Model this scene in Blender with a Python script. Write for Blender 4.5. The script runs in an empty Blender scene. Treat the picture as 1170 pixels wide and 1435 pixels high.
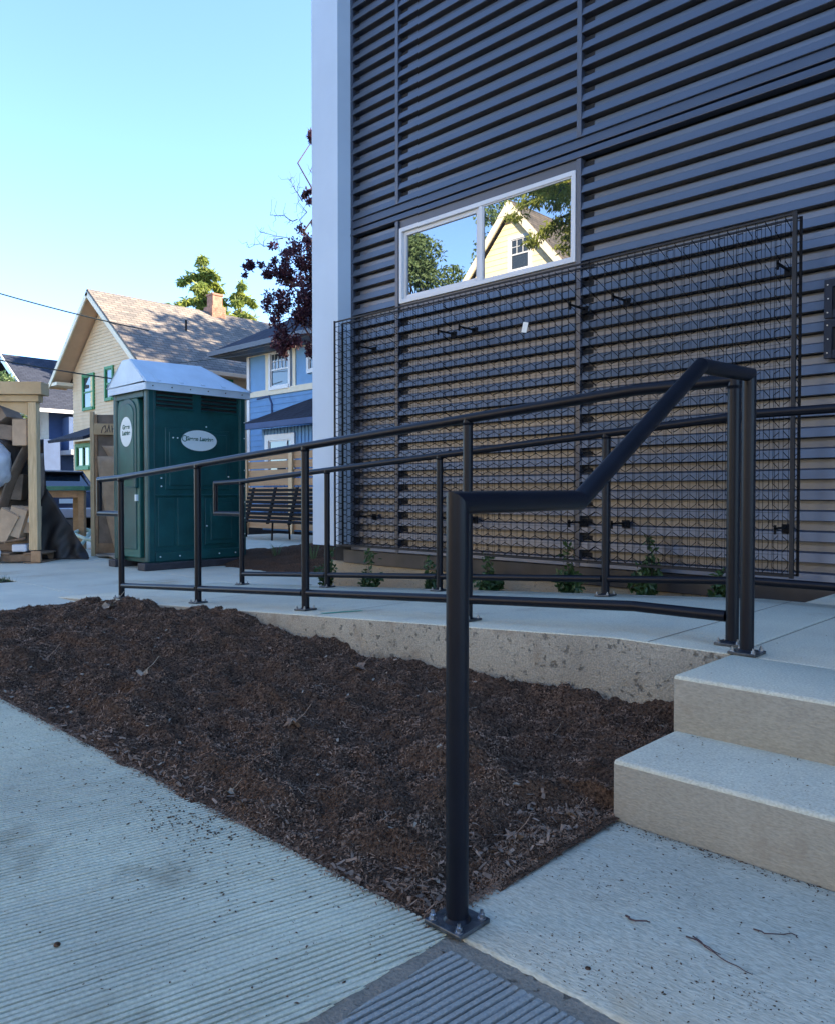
import bpy, bmesh, math, random
from mathutils import Vector, Matrix, Euler, noise
R = math.radians
rnd = random.Random(7)
scene = bpy.context.scene

# ------------------------------------------------------------------ camera
cam_d = bpy.data.cameras.new('camera'); cam = bpy.data.objects.new('camera', cam_d)
scene.collection.objects.link(cam); scene.camera = cam
cam.location = (0, 0, .92)
cam.rotation_euler = (R(90 - 1.283), 0, R(44))
cam_d.sensor_width = 36; cam_d.lens = 36 * 1094 / 1435
cam_d.clip_start = .05; cam_d.clip_end = 1500

# ------------------------------------------------------------------ sky and sun
SUN_EL, SUN_AZ = R(25), math.atan2(.60, .80)      # azimuth measured from +Y towards +X
world = bpy.data.worlds.new('World'); scene.world = world; world.use_nodes = True
wn = world.node_tree.nodes; bg = wn['Background']
sky = wn.new('ShaderNodeTexSky'); sky.sky_type = 'NISHITA'; sky.sun_disc = False
sky.sun_elevation = SUN_EL; sky.sun_rotation = SUN_AZ
sky.air_density = .65; sky.dust_density = 0; sky.ozone_density = 3.2; sky.altitude = 50
world.node_tree.links.new(sky.outputs[0], bg.inputs[0]); bg.inputs[1].default_value = .15
sl = bpy.data.lights.new('sun', 'SUN'); sl.energy = 5.0; sl.angle = R(.5); sl.color = (1, .84, .62)
sun = bpy.data.objects.new('sun', sl); scene.collection.objects.link(sun)
sdir = Vector((math.sin(SUN_AZ) * math.cos(SUN_EL), math.cos(SUN_AZ) * math.cos(SUN_EL), math.sin(SUN_EL)))
sun.rotation_euler = sdir.to_track_quat('Z', 'Y').to_euler(); sun.location = (20, 30, 25)
vs = scene.view_settings
vs.view_transform = 'Standard'; vs.look = 'None'; vs.exposure = 2.36; vs.gamma = 1; vs.use_curve_mapping = False

# ------------------------------------------------------------------ materials
MATS = {}
def M(name, col, rough=.7, var=.18, vs_=6., bump=0., bs=60., metal=0., spec=.5, col2=None, coat=0., stretch=(1, 1, 1), detail=6, trans=0., ior=None, fac=None):
    m = bpy.data.materials.new(name); m.use_nodes = True; nt = m.node_tree; N = nt.nodes; L = nt.links
    p = N['Principled BSDF']
    p.inputs['Roughness'].default_value = rough; p.inputs['Metallic'].default_value = metal
    p.inputs['Specular IOR Level'].default_value = spec
    if ior: p.inputs['IOR'].default_value = ior
    if coat: p.inputs['Coat Weight'].default_value = coat
    tc = N.new('ShaderNodeTexCoord'); mp = N.new('ShaderNodeMapping'); mp.inputs['Scale'].default_value = stretch
    L.new(tc.outputs['Object'], mp.inputs[0])
    n = N.new('ShaderNodeTexNoise'); n.inputs['Scale'].default_value = vs_; n.inputs['Detail'].default_value = detail; n.inputs['Roughness'].default_value = .62
    L.new(mp.outputs[0], n.inputs['Vector'])
    cr = N.new('ShaderNodeValToRGB'); cr.color_ramp.elements[0].position = .3; cr.color_ramp.elements[1].position = .7
    if fac: cr.color_ramp.elements[0].position, cr.color_ramp.elements[1].position = fac
    c2 = col2 or tuple(c * (1 - 2 * var) for c in col)
    c1 = col if col2 else tuple(min(1, c * (1 + var)) for c in col)
    cr.color_ramp.elements[0].color = (*c2, 1); cr.color_ramp.elements[1].color = (*c1, 1)
    L.new(n.outputs['Fac'], cr.inputs[0]); L.new(cr.outputs[0], p.inputs['Base Color'])
    if bump:
        nb = N.new('ShaderNodeTexNoise'); nb.inputs['Scale'].default_value = bs; nb.inputs['Detail'].default_value = 5
        L.new(mp.outputs[0], nb.inputs['Vector'])
        b = N.new('ShaderNodeBump'); b.inputs['Strength'].default_value = min(1, bump); b.inputs['Distance'].default_value = .01 * max(1, bump)
        L.new(nb.outputs['Fac'], b.inputs['Height']); L.new(b.outputs[0], p.inputs['Normal'])
    if trans:
        tr = N.new('ShaderNodeBsdfTranslucent'); mx = N.new('ShaderNodeMixShader'); mx.inputs[0].default_value = trans
        L.new(cr.outputs[0], tr.inputs[0]); L.new(p.outputs[0], mx.inputs[1]); L.new(tr.outputs[0], mx.inputs[2])
        L.new(mx.outputs[0], N['Material Output'].inputs[0])
    MATS[name] = m
    return m
def concrete(name, base, dark, bumpd=.004, bs=90, holes=0., speck=0., stretch=(1, 1, 1), stain=None, grain=(.82, 1.1)):
    """concrete: large mottling, fine grain, optional stains, pock marks and specks of dirt"""
    m = M(name, base, .88, bump=0, vs_=1.6, col2=dark, fac=(.32, .68), spec=.25, detail=9)
    nt = m.node_tree; N = nt.nodes; L = nt.links; p = N['Principled BSDF']
    tc = [n for n in N if n.type == 'TEX_COORD'][0]; mp = N.new('ShaderNodeMapping'); mp.inputs['Scale'].default_value = stretch
    L.new(tc.outputs['Object'], mp.inputs[0])
    col = [n for n in N if n.type == 'VALTORGB'][0].outputs[0]
    g = N.new('ShaderNodeTexNoise'); g.inputs['Scale'].default_value = 140; g.inputs['Detail'].default_value = 3; L.new(mp.outputs[0], g.inputs['Vector'])
    gr = N.new('ShaderNodeMapRange'); gr.inputs[1].default_value = .3; gr.inputs[2].default_value = .7; gr.inputs[3].default_value = grain[0]; gr.inputs[4].default_value = grain[1]
    L.new(g.outputs['Fac'], gr.inputs[0])
    mu = N.new('ShaderNodeMix'); mu.data_type = 'RGBA'; mu.blend_type = 'MULTIPLY'; mu.inputs[0].default_value = 1
    L.new(col, mu.inputs[6]); L.new(gr.outputs[0], mu.inputs[7]); col = mu.outputs[2]
    def over(scale, lo, hi, c, detail=4):
        nonlocal col
        t = N.new('ShaderNodeTexNoise'); t.inputs['Scale'].default_value = scale; t.inputs['Detail'].default_value = detail; t.inputs['Roughness'].default_value = .65
        L.new(tc.outputs['Object'], t.inputs['Vector'])
        r = N.new('ShaderNodeMapRange'); r.inputs[1].default_value = lo; r.inputs[2].default_value = hi; L.new(t.outputs['Fac'], r.inputs[0])
        x = N.new('ShaderNodeMix'); x.data_type = 'RGBA'; L.new(r.outputs[0], x.inputs[0]); L.new(col, x.inputs[6]); x.inputs[7].default_value = (*c, 1)
        col = x.outputs[2]; return r
    if stain: over(stain[0], stain[1], stain[2], stain[3], 6)
    if speck: over(55, .69 - speck * .1, .72 - speck * .1, tuple(c * .25 for c in dark), 2)
    h = g.outputs['Fac']
    if holes:
        r = over(30, .60, .66, tuple(c * .62 for c in dark), 9)
        ad = N.new('ShaderNodeMath'); ad.operation = 'MULTIPLY_ADD'; L.new(r.outputs[0], ad.inputs[0]); ad.inputs[1].default_value = -3 * holes; L.new(g.outputs['Fac'], ad.inputs[2]); h = ad.outputs[0]
    b = N.new('ShaderNodeBump'); b.inputs['Strength'].default_value = .7; b.inputs['Distance'].default_value = bumpd
    L.new(h, b.inputs['Height']); L.new(b.outputs[0], p.inputs['Normal'])
    L.new(col, p.inputs['Base Color'])
    return m
concrete('conc_top', (.62, .60, .46), (.50, .48, .375), .004, grain=(.76, 1.10), stain=(2.2, .60, .78, (.34, .29, .22)))
concrete('conc_landing', (.60, .58, .45), (.46, .44, .34), .005, grain=(.72, 1.12), stretch=(.5, 1.5, 1), stain=(1.9, .54, .70, (.40, .33, .22)))
concrete('conc_face', (.36, .33, .265), (.285, .26, .205), .004, stretch=(.55, .55, 1.5), stain=(3.4, .58, .76, (.215, .175, .13)), grain=(.80, 1.08))  # riser tan is part finish, part bounce light put into the colour
concrete('conc_rough', (.42, .375, .29), (.30, .265, .205), .012, holes=1., stain=(2.6, .56, .70, (.22, .165, .11)), grain=(.7, 1.15))
concrete('conc_rib', (.62, .61, .46), (.46, .45, .345), .004, stain=(2.4, .54, .72, (.28, .255, .18)))
concrete('conc_rib_grey', (.36, .36, .32), (.26, .26, .235), .005, stain=(3, .58, .78, (.18, .165, .135)))
concrete('mortar', (.30, .26, .20), (.20, .17, .13), .008, holes=.6)
concrete('conc_foundation', (.42, .35, .25), (.33, .28, .20), .004, holes=.3, stain=(2.2, .55, .8, (.34, .27, .19)))
concrete('conc_path', (.62, .60, .47), (.51, .49, .39), .002, stain=(1.1, .58, .75, (.40, .33, .22)))
M('asphalt', (.10, .10, .10), .9, .25, 12, .6, 200)
M('soil', (.045, .032, .024), 1., .35, 9, 1., 90, spec=.1)
M('mulch', (.20, .125, .083), 1., .4, 95, 2.0, 230, spec=.05, col2=(.034, .021, .015), fac=(.36, .66), detail=9)
M('mulch_chip', (.34, .22, .15), .95, .3, 9, spec=.05, col2=(.075, .045, .030), fac=(.35, .68), detail=8)
M('leaf_dry', (.24, .17, .125), .85, .3, 20, spec=.2)
M('leaf_pale', (.30, .25, .19), .85, .25, 30, spec=.2)
M('turf', (.045, .075, .022), .9, .4, 4, 1., 60)
M('rail_paint', (.0055, .0062, .0105), .36, .12, 9, .05, 300, spec=.22)
M('plate_metal', (.10, .11, .12), .38, .3, 30, .2, 120, metal=.7)
M('bolt_metal', (.45, .46, .48), .3, .2, 40, metal=1)
M('siding', (.031, .038, .058), .36, .14, 1.0, .12, 4, ior=2.05)
M('siding_trim', (.030, .039, .063), .42, .08, 2, .06, 6, ior=1.75)
M('cover_dark', (.020, .024, .036), .65, .1, 3, spec=.3)
M('skirt', (.05, .044, .042), .5, .2, 5)
M('black_gap', (.010, .010, .011), .8, .1)
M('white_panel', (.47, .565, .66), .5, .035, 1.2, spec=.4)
M('vinyl_white', (.60, .61, .62), .38, .03, 3)
M('wire_black', (.008, .008, .009), .75, .1, spec=.15)
M('trellis_frame', (.018, .017, .018), .6, .1, spec=.3)
M('tag_white', (.75, .74, .68), .6, .05)
M('potty_green', (.008, .068, .070), .42, .18, 3, .12, 120, spec=.4)
M('potty_green_light', (.012, .10, .088), .45, .16, 3, .12, 120, spec=.4)
M('potty_roof', (.50, .62, .72), .45, .06, 4, .1, 20)
M('potty_skid', (.035, .035, .042), .7, .25, 9, .3)
M('decal_white', (.62, .72, .74), .5, .03)
M('decal_green', (.008, .10, .075), .5, .05)
M('wood_new', (.56, .40, .22), .75, .16, 3, .2, 40, stretch=(1, 1, 1), col2=(.42, .28, .14))
M('wood_post', (.66, .50, .29), .75, .16, 7, .2, 40, stretch=(6, 6, .6), col2=(.46, .32, .17))
M('wood_fence', (.42, .27, .14), .8, .2, 4, .2, 40, stretch=(.4, 4, 6), col2=(.30, .18, .09))
M('wood_brown', (.36, .22, .12), .8, .2, 6, .2, 40)
M('pallet_wood', (.20, .13, .08), .85, .25, 8, .3, 40)
M('cardboard', (.47, .34, .225), .9, .12, 5, .1, 40)
M('cardboard_dark', (.24, .18, .13), .9, .2, 5, .1, 40)
M('cardboard_flat', (.40, .31, .22), .9, .14, 3, .1, 30)
M('tarp', (.016, .013, .013), .55, .3, 6, .3, 30)
M('bag_plastic', (.58, .63, .70), .35, .1, 5, .5, 12)
M('green_plastic', (.02, .16, .10), .45, .1)
M('hose', (.45, .60, .50), .5, .1)
M('ink', (.05, .045, .05), .8, .05)
M('house_yellow', (.66, .52, .34), .75, .05, 3, spec=.3)
M('house_trim', (.60, .42, .28), .7, .05, 3)
M('yellow_porch', (.62, .44, .20), .75, .05, 3)
M('green_trim', (.03, .22, .07), .55, .1, 4)
M('house_blue', (.13, .28, .50), .7, .06, 3, spec=.3)
M('house_blue_upper', (.16, .33, .56), .7, .05, 3, spec=.3)
M('cream_trim', (.72, .66, .50), .65, .05, 3)
M('house_navy', (.045, .085, .19), .75, .08, 3)
M('house_grey', (.46, .42, .36), .75, .06, 3)
M('house_sage', (.27, .28, .25), .75, .06, 3)
M('house_cream', (.80, .66, .42), .75, .03, 3, spec=.3)
M('brick', (.36, .17, .11), .85, .25, 9, .4, 30)
M('bark', (.07, .05, .04), .95, .3, 12, .8, 40)
M('bark_red', (.09, .05, .045), .95, .3, 12, .8, 40)
M('leaf_purple', (.105, .034, .055), .6, .4, 9, trans=.35, col2=(.036, .014, .024))
M('leaf_green', (.085, .13, .030), .6, .3, 3, trans=.3, col2=(.035, .065, .016))
M('leaf_conifer', (.42, .45, .09), .65, .3, .6, trans=.5, col2=(.12, .18, .045))
M('leaf_birch', (.17, .25, .10), .6, .3, 2, trans=.35, col2=(.08, .13, .05))
M('leaf_shrub', (.058, .11, .032), .45, .3, 12, trans=.2, col2=(.035, .075, .022))
M('car_paint', (.03, .045, .08), .25, .05, coat=.8)
M('car_silver', (.45, .48, .52), .3, .05, coat=.6, metal=.3)
M('car_black', (.009, .009, .010), .8, .1, spec=.15)
M('tail_red', (.35, .01, .01), .3, .1)
M('cable', (.02, .03, .03), .7, .1)
M('painted_reflection', (.75, .62, .30), .8, .06)
M('spray_green', (.03, .45, .30), .8, .1)
def glass(name, col, ior, rough=.0):
    m = bpy.data.materials.new(name); m.use_nodes = True; p = m.node_tree.nodes['Principled BSDF']
    p.inputs['Base Color'].default_value = (*col, 1); p.inputs['Roughness'].default_value = rough; p.inputs['IOR'].default_value = ior
    p.inputs['Specular IOR Level'].default_value = .5; MATS[name] = m
glass('glass_window', (.010, .012, .014), 4.0)       # coated double glazing
glass('glass_far', (.03, .04, .05), 1.7, .02)
glass('glass_car', (.012, .02, .03), 2.1, .02)
def shingles(name, a, b):
    m = M(name, a, .9, col2=b, vs_=1.3, spec=.2)
    nt = m.node_tree; N = nt.nodes; L = nt.links; p = N['Principled BSDF']
    tc = [n for n in N if n.type == 'TEX_COORD'][0]; mp = N.new('ShaderNodeMapping'); mp.inputs['Rotation'].default_value = (0, 0, R(90)); L.new(tc.outputs['Object'], mp.inputs[0])
    br = N.new('ShaderNodeTexBrick'); br.inputs['Scale'].default_value = 1.; br.inputs['Brick Width'].default_value = .30; br.inputs['Row Height'].default_value = .13
    br.inputs['Mortar Size'].default_value = .012; br.inputs['Color1'].default_value = (1.15, 1.12, 1.1, 1); br.inputs['Color2'].default_value = (.72, .74, .78, 1); br.inputs['Mortar'].default_value = (.4, .4, .42, 1)
    L.new(mp.outputs[0], br.inputs['Vector'])
    mu = N.new('ShaderNodeMix'); mu.data_type = 'RGBA'; mu.blend_type = 'MULTIPLY'; mu.inputs[0].default_value = 1
    L.new([n for n in N if n.type == 'VALTORGB'][0].outputs[0], mu.inputs[6]); L.new(br.outputs[0], mu.inputs[7]); L.new(mu.outputs[2], p.inputs['Base Color'])
shingles('roof_brown', (.24, .205, .17), (.15, .14, .128))
shingles('roof_slate', (.042, .050, .072), (.026, .032, .048))
M('gutter_dark', (.06, .07, .095), .5, .05)

# ------------------------------------------------------------------ mesh helpers
col = scene.collection
class MB:
    def __init__(s): s.v = []; s.f = []; s.m = []
    def add(s, vs, fs, mi=0):
        o = len(s.v); s.v += [Vector(v) for v in vs]; s.f += [tuple(i + o for i in f) for f in fs]; s.m += [mi] * len(fs); return s
    def box(s, a, b, mi=0, rot=None, piv=None):
        (x0, y0, z0), (x1, y1, z1) = a, b
        vs = [Vector(p) for p in ((x0,y0,z0),(x1,y0,z0),(x1,y1,z0),(x0,y1,z0),(x0,y0,z1),(x1,y0,z1),(x1,y1,z1),(x0,y1,z1))]
        if rot:
            c = Vector(piv) if piv else sum(vs, Vector()) / 8
            q = Euler(rot).to_matrix(); vs = [c + q @ (v - c) for v in vs]
        return s.add(vs, [(3,2,1,0),(4,5,6,7),(0,1,5,4),(1,2,6,5),(2,3,7,6),(3,0,4,7)], mi)
    def prism(s, poly, ext, mi=0):
        n = len(poly); a = [Vector(p) for p in poly]; e = Vector(ext); b = [p + e for p in a]
        return s.add(a + b, [tuple(range(n))[::-1], tuple(range(n, 2*n))] + [(i, (i+1) % n, n + (i+1) % n, n + i) for i in range(n)], mi)
    def tube(s, path, r, n=12, mi=0, cap=True, r2=None):
        P = [Vector(p) for p in path]; k = len(P)
        T = [(P[i+1] - P[i]).normalized() for i in range(k-1)]
        ref = Vector((0,0,1)) if abs(T[0].z) < .9 else Vector((1,0,0))
        for i in range(k-1):
            t = T[i]; u = t.cross(ref)
            if u.length < .05: u = t.cross(Vector((0,1,0)))
            u.normalize(); w = u.cross(t).normalized(); rings = []
            for e in (0, 1):
                j = i + e; pl = t
                if 0 < j < k-1: pl = (T[j-1] + T[j]).normalized()
                rr = r if r2 is None else r + (r2 - r) * j / (k-1)
                ring = []
                for a in range(n):
                    d = (u * math.cos(2*math.pi*a/n) + w * math.sin(2*math.pi*a/n)) * rr
                    den = t.dot(pl); d = d - t * (d.dot(pl) / den)
                    ring.append(P[j] + d)
                rings.append(ring)
            s.add(rings[0] + rings[1], [(a, n + a, n + (a+1) % n, (a+1) % n) for a in range(n)], mi)
            if cap and i == 0: s.add(rings[0], [tuple(range(n))], mi)
            if cap and i == k-2: s.add(rings[1], [tuple(range(n))[::-1]], mi)
        return s
    def build(s, name, mats, parent=None, smooth=False, base=None, bevel=0, loc=None):
        if isinstance(mats, str): mats = [mats]
        off = base_of(parent) if base is None else Vector(base)
        me = bpy.data.meshes.new(name); me.from_pydata([tuple(v - off) for v in s.v], [], s.f)
        for m in mats: me.materials.append(MATS[m])
        if len(mats) > 1: me.polygons.foreach_set('material_index', s.m)
        if bevel:
            bm = bmesh.new(); bm.from_mesh(me); bmesh.ops.remove_doubles(bm, verts=bm.verts, dist=1e-5)
            bmesh.ops.bevel(bm, geom=[e for e in bm.edges if e.is_manifold and e.calc_face_angle(0) > .5], offset=bevel, segments=2, profile=.5, affect='EDGES', clamp_overlap=True)
            bm.to_mesh(me); bm.free()
        if smooth:
            me.polygons.foreach_set('use_smooth', [True] * len(me.polygons)); me.set_sharp_from_angle(angle=R(50))
        me.update()
        return link(name, me, parent, off if parent is None else None)
def base_of(o):
    v = Vector()
    while o is not None: v += o.location; o = o.parent
    return v
def link(name, me, parent=None, loc=None):
    o = bpy.data.objects.new(name, me); col.objects.link(o); o.parent = parent
    if loc is not None: o.location = loc
    return o
def tag(o, label=None, cat=None, group=None, kind=None):
    if label: o['label'] = label
    if cat: o['category'] = cat
    if group: o['group'] = group
    if kind: o['kind'] = kind
    return o
def thing(name, label, cat, loc, group=None):
    o = bpy.data.objects.new(name, None); col.objects.link(o); o.location = loc; o.empty_display_size = .2
    return tag(o, label, cat, group)
def struct(o): o['kind'] = 'structure'; return o
def textmesh(body, size, name, mat, M4, parent, bold=0.0, shear=0.):
    cu = bpy.data.curves.new(name, 'FONT'); cu.body = body; cu.size = size; cu.align_x = 'CENTER'; cu.align_y = 'CENTER'; cu.offset = bold; cu.shear = shear; cu.extrude = .0006
    t = bpy.data.objects.new(name, cu); col.objects.link(t)
    bpy.context.view_layer.update()
    me = bpy.data.meshes.new_from_object(t.evaluated_get(bpy.context.evaluated_depsgraph_get()))
    bpy.data.objects.remove(t); me.transform(Matrix.Translation(-base_of(parent)) @ M4); me.materials.clear(); me.materials.append(MATS[mat])
    return link(name, me, parent)
def fbm(x, y, z=0, o=4):
    return noise.fractal(Vector((x, y, z)), 1.0, 2.0, o)

# ------------------------------------------------------------------ the ground
def ramp_z(x): return min(.35, .35 - .0625 * (-1.6 - x)) if x < -1.6 else .35
struct(MB().add([(-300,-300,-.06),(300,-300,-.06),(300,300,-.06),(-300,300,-.06)], [(0,1,2,3)]).build('ground', 'soil'))
struct(MB().add([(-200,-12,-.05),(60,-12,-.05),(60,-3.2,-.05),(-200,-3.2,-.05)], [(0,1,2,3)]).build('street', 'asphalt'))
mb = MB(); mb.box((-60,-3.2,-.2), (30,-3.0,-.01)); struct(mb.build('kerb', 'conc_top', bevel=.02))
struct(MB().add([(-200,-40,-.046),(60,-40,-.046),(60,-12.2,-.046),(-200,-12.2,-.046)], [(0,1,2,3)]).build('lawn', 'turf'))

# sidewalk: tined concrete slabs; every groove is geometry
walk = struct(bpy.data.objects.new('sidewalk', None)); col.objects.link(walk)
def ribbed(name, mat, x0, x1, y0, y1, vp, pitch, seed, depth=.0115, step=.025, inset=.0):
    a = R(44) - math.atan((vp - 585) / 1094)       # rib azimuth: angle from +Y towards -X
    d = Vector((-math.sin(a), math.cos(a))); n = Vector((d.y, -d.x))
    cs = [Vector(c) for c in ((x0,y0),(x1,y0),(x1,y1),(x0,y1))]
    c0 = sum(cs, Vector((0, 0))) / 4
    L = max(abs((c - c0).dot(d)) for c in cs) + .05; W = max(abs((c - c0).dot(n)) for c in cs) + .05
    prof = [(0, 0), (.28, .0008), (.56, .0), (.61, -1), (.94, -1)]
    nl = int(2 * L / step) + 1; vs, fs = [], []
    nr = int(2 * W / pitch); cols = nr * len(prof)
    for r in range(nr):
        amp = .7 + .6 * rnd.random(); jw = (rnd.random() - .5) * .25
        for (u, h) in prof:
            for i in range(nl):
                t = -L + i * step
                wob = fbm(t * 3, r * .35, seed, 2) * .0022 + fbm(t * 30, r * 3.1, seed + 9, 2) * .0009
                g = max(0., .75 + .6 * fbm(t * 2.2, r * .22, seed + 3, 3)) * amp
                s_ = -W + (r + u + jw * (.58 < u)) * pitch + wob
                z = (h * depth * g if h < 0 else 0) + .0012 * fbm(t * 9, r * .6, seed + 5, 2) - .0006 + h * (h > 0)
                q = c0 + d * t + n * s_
                vs.append((q.x, q.y, z))
    for c in range(cols - 1):
        for i in range(nl - 1):
            k = c * nl + i; fs.append((k, k + nl, k + nl + 1, k + 1))
    me = bpy.data.meshes.new(name); me.from_pydata(vs, [], fs); bm = bmesh.new(); bm.from_mesh(me)
    for co, no in (((x0,0,0),(-1,0,0)), ((x1,0,0),(1,0,0)), ((0,y0,0),(0,-1,0)), ((0,y1,0),(0,1,0))):
        bmesh.ops.bisect_plane(bm, geom=bm.verts[:] + bm.edges[:] + bm.faces[:], plane_co=co, plane_no=no, clear_outer=True)
    be = [e for e in bm.edges if e.is_boundary]
    r_ = bmesh.ops.extrude_edge_only(bm, edges=be); bmesh.ops.translate(bm, verts=[v for v in r_['geom'] if isinstance(v, bmesh.types.BMVert)], vec=(0, 0, -.05))
    bmesh.ops.recalc_face_normals(bm, faces=bm.faces)
    bm.to_mesh(me); bm.free(); me.materials.append(MATS[mat])
    me.polygons.foreach_set('use_smooth', [True] * len(me.polygons)); me.set_sharp_from_angle(angle=R(40))
    return link(name, me, walk)
ribbed('slab', 'conc_rib', -4.2, -1.075, -.35, 1.215, 2270, .0165, 1)
ribbed('slab', 'conc_rib_grey', -1.035, .9, -.35, 1.165, 1900, .0175, 2)
for i in range(24):
    MB().box((-6.6 - 2.32*(i+1), -.6, -.08), (-6.62 - 2.32*i, 1.212, 0)).build('slab', 'conc_path', walk, bevel=.006)
for a, b in (((-6.6, -.6, -.08), (-4.215, 1.212, 0)), ((-4.2, -1.6, -.08), (1.5, -.37, 0)), ((.92, -.37, -.08), (6, 1.165, 0))):
    MB().box(a, b).build('slab', 'conc_path', walk, bevel=.006)
# mortar joints, sunk a little and lumpy
def lump(name, mat, x0, x1, y0, y1, z, amp, step=.012):
    nx = max(2, int((x1-x0)/step)); ny = max(2, int((y1-y0)/step)); vs = []; fs = []
    for j in range(ny+1):
        for i in range(nx+1):
            x = x0 + (x1-x0)*i/nx; y = y0 + (y1-y0)*j/ny; vs.append((x, y, z + amp * fbm(x*35, y*35, 4)))
    for j in range(ny):
        for i in range(nx):
            k = j*(nx+1)+i; fs.append((k, k+1, k+nx+2, k+nx+1))
    return MB().add(vs, fs).build(name, mat, walk, smooth=True)
lump('mortar_joint', 'mortar', -1.085, -1.025, -.35, 1.20, -.005, .004)
lump('mortar_joint', 'mortar', -1.12, 1.5, 1.155, 1.222, -.004, .004)

# courtyard and path slabs with open joints
court = struct(bpy.data.objects.new('courtyard', None)); col.objects.link(court)
def slabs(xs, ys, z=0.):
    for i in range(len(xs)-1):
        for j in range(len(ys)-1):
            MB().box((xs[i]+.004, ys[j]+.004, z-.12), (xs[i+1]-.004, ys[j+1]-.004, z)).build('slab', 'conc_path', court, bevel=.004)
slabs([-8.75, -7.6, -6.55], [1.22, 2.1, 3.0])
slabs([-15.2, -13.7, -12.2, -10.7, -9.2, -7.75, -6.6], [3.0, 4.5], 0)
slabs([-15.2, -13.7, -12.2, -10.7, -9.2, -7.7, -6.1], [4.5, 6.0, 7.5, 9.2, 11.0], 0)
slabs([-19, -16.9, -15.2], [4.5, 7, 9.2], 0)
# planting beds
def bed(name, x0, x1, y0, y1, zf, step, mat, amp=.02, freq=5):
    nx = int((x1-x0)/step); ny = int((y1-y0)/step); vs = []; fs = []
    for j in range(ny+1):
        for i in range(nx+1):
            x = x0 + (x1-x0)*i/nx; y = y0 + (y1-y0)*j/ny
            vs.append((x, y, zf(x, y)))
    for j in range(ny):
        for i in range(nx):
            k = j*(nx+1)+i; fs.append((k, k+1, k+nx+2, k+nx+1))
    o = MB().add(vs, fs).build(name, mat, smooth=True)
    return struct(o)
def lerp_t(t, pts):
    if t <= pts[0][0]: return pts[0][1]
    for (a, va), (b, vb) in zip(pts, pts[1:]):
        if t <= b:
            k = (t-a)/(b-a); k = k*k*(3-2*k); return va + (vb-va)*k
    return pts[-1][1]
def mulch_z(x, y):
    yo = y; y = y + max(0., 1.6 - y) * 2 * (.016 + .040*fbm(x*2.6, 3.3, 7, 2) + .016*fbm(x*13, 5.1, 8, 2))
    b = lerp_t(y, [(1.14, -.06), (1.205, -.03), (1.225, -.004), (1.28, .006), (1.5, .03), (2.0, .055), (2.5, .09), (2.78, .10)])
    b *= lerp_t(x, [(-6.55, .2), (-6.2, .5), (-5.2, 1.25), (-4.4, 1.45), (-3.6, 1.05), (-2.2, .85), (-1.5, 1.0), (-1.12, 1.15)])
    edge = min(1., max(.12, (y - 1.16) * 4)) * min(1., max(.15, (-1.10 - x) * 6)) * min(1., max(.2, (x + 6.6) * 3))
    n = .052 * fbm(x*2.1, y*2.6, 1, 3) + .046 * fbm(x*5, y*6, 2, 3) + .014 * fbm(x*17, y*19, 3, 3) + .009 * fbm(x*48, y*48, 5, 3)
    if x > -1.5 and y < 2.0: b *= lerp_t(x, [(-1.5, 1), (-1.12, .15)])
    n -= .06 * math.exp(-((x + 1.65)/.28)**2 - ((y - 2.45)/.16)**2)      # hollow by the ramp wall
    return b + n * edge
bed('mulch_bed', -6.56, -1.10, 1.13, 2.80, mulch_z, .0095, 'mulch')
bed('wall_bed', -6.65, -1.38, 4.36, 5.02, lambda x, y: -.02 + .012*fbm(x*6, y*6, 8, 3) + (.045 if x < -4.6 else .02)*max(0, fbm(x*2, y*2, 3, 2)) + max(0, ramp_z(x) - .10) * (1 if x > -4.9 else 0), .03, 'soil')
bed('corner_bed', -11.3, -6.02, 5.35, 8.8, lambda x, y: -.04 + (.17 + .10*fbm(x*2.2, y*2.2, 6, 3))*max(0, 1-abs((x+8.3-.25*(7-y))/2.6)**3)*max(0, 1-abs((y-7.0)/1.7)**3) + .015*fbm(x*9, y*9, 6, 3), .035, 'mulch')
bed('grass_verge', -40, -8.76, 1.22, 3.0, lambda x, y: -.01 + .02*fbm(x*3, y*3, 2, 2), .12, 'soil')

# ------------------------------------------------------------------ steps, landing, ramp
st = thing('concrete_steps', 'two broad concrete steps and lower landing slab beside the mulch bed', 'steps', (0, 2.1, 0))
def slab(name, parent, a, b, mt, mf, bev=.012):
    # top and formed faces differ in finish; face tan also paints ground bounce
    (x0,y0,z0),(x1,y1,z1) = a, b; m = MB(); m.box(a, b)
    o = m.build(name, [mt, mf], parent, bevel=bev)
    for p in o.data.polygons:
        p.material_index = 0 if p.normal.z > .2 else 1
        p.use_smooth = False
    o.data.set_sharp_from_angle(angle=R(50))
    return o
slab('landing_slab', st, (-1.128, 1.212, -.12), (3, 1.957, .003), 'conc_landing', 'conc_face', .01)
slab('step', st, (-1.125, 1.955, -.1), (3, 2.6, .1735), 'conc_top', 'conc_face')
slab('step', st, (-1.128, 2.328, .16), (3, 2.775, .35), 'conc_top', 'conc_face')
rp = thing('concrete_ramp', 'long concrete entry ramp with rough formed side wall above the mulch', 'ramp', (-4, 3.5, 0))
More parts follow.
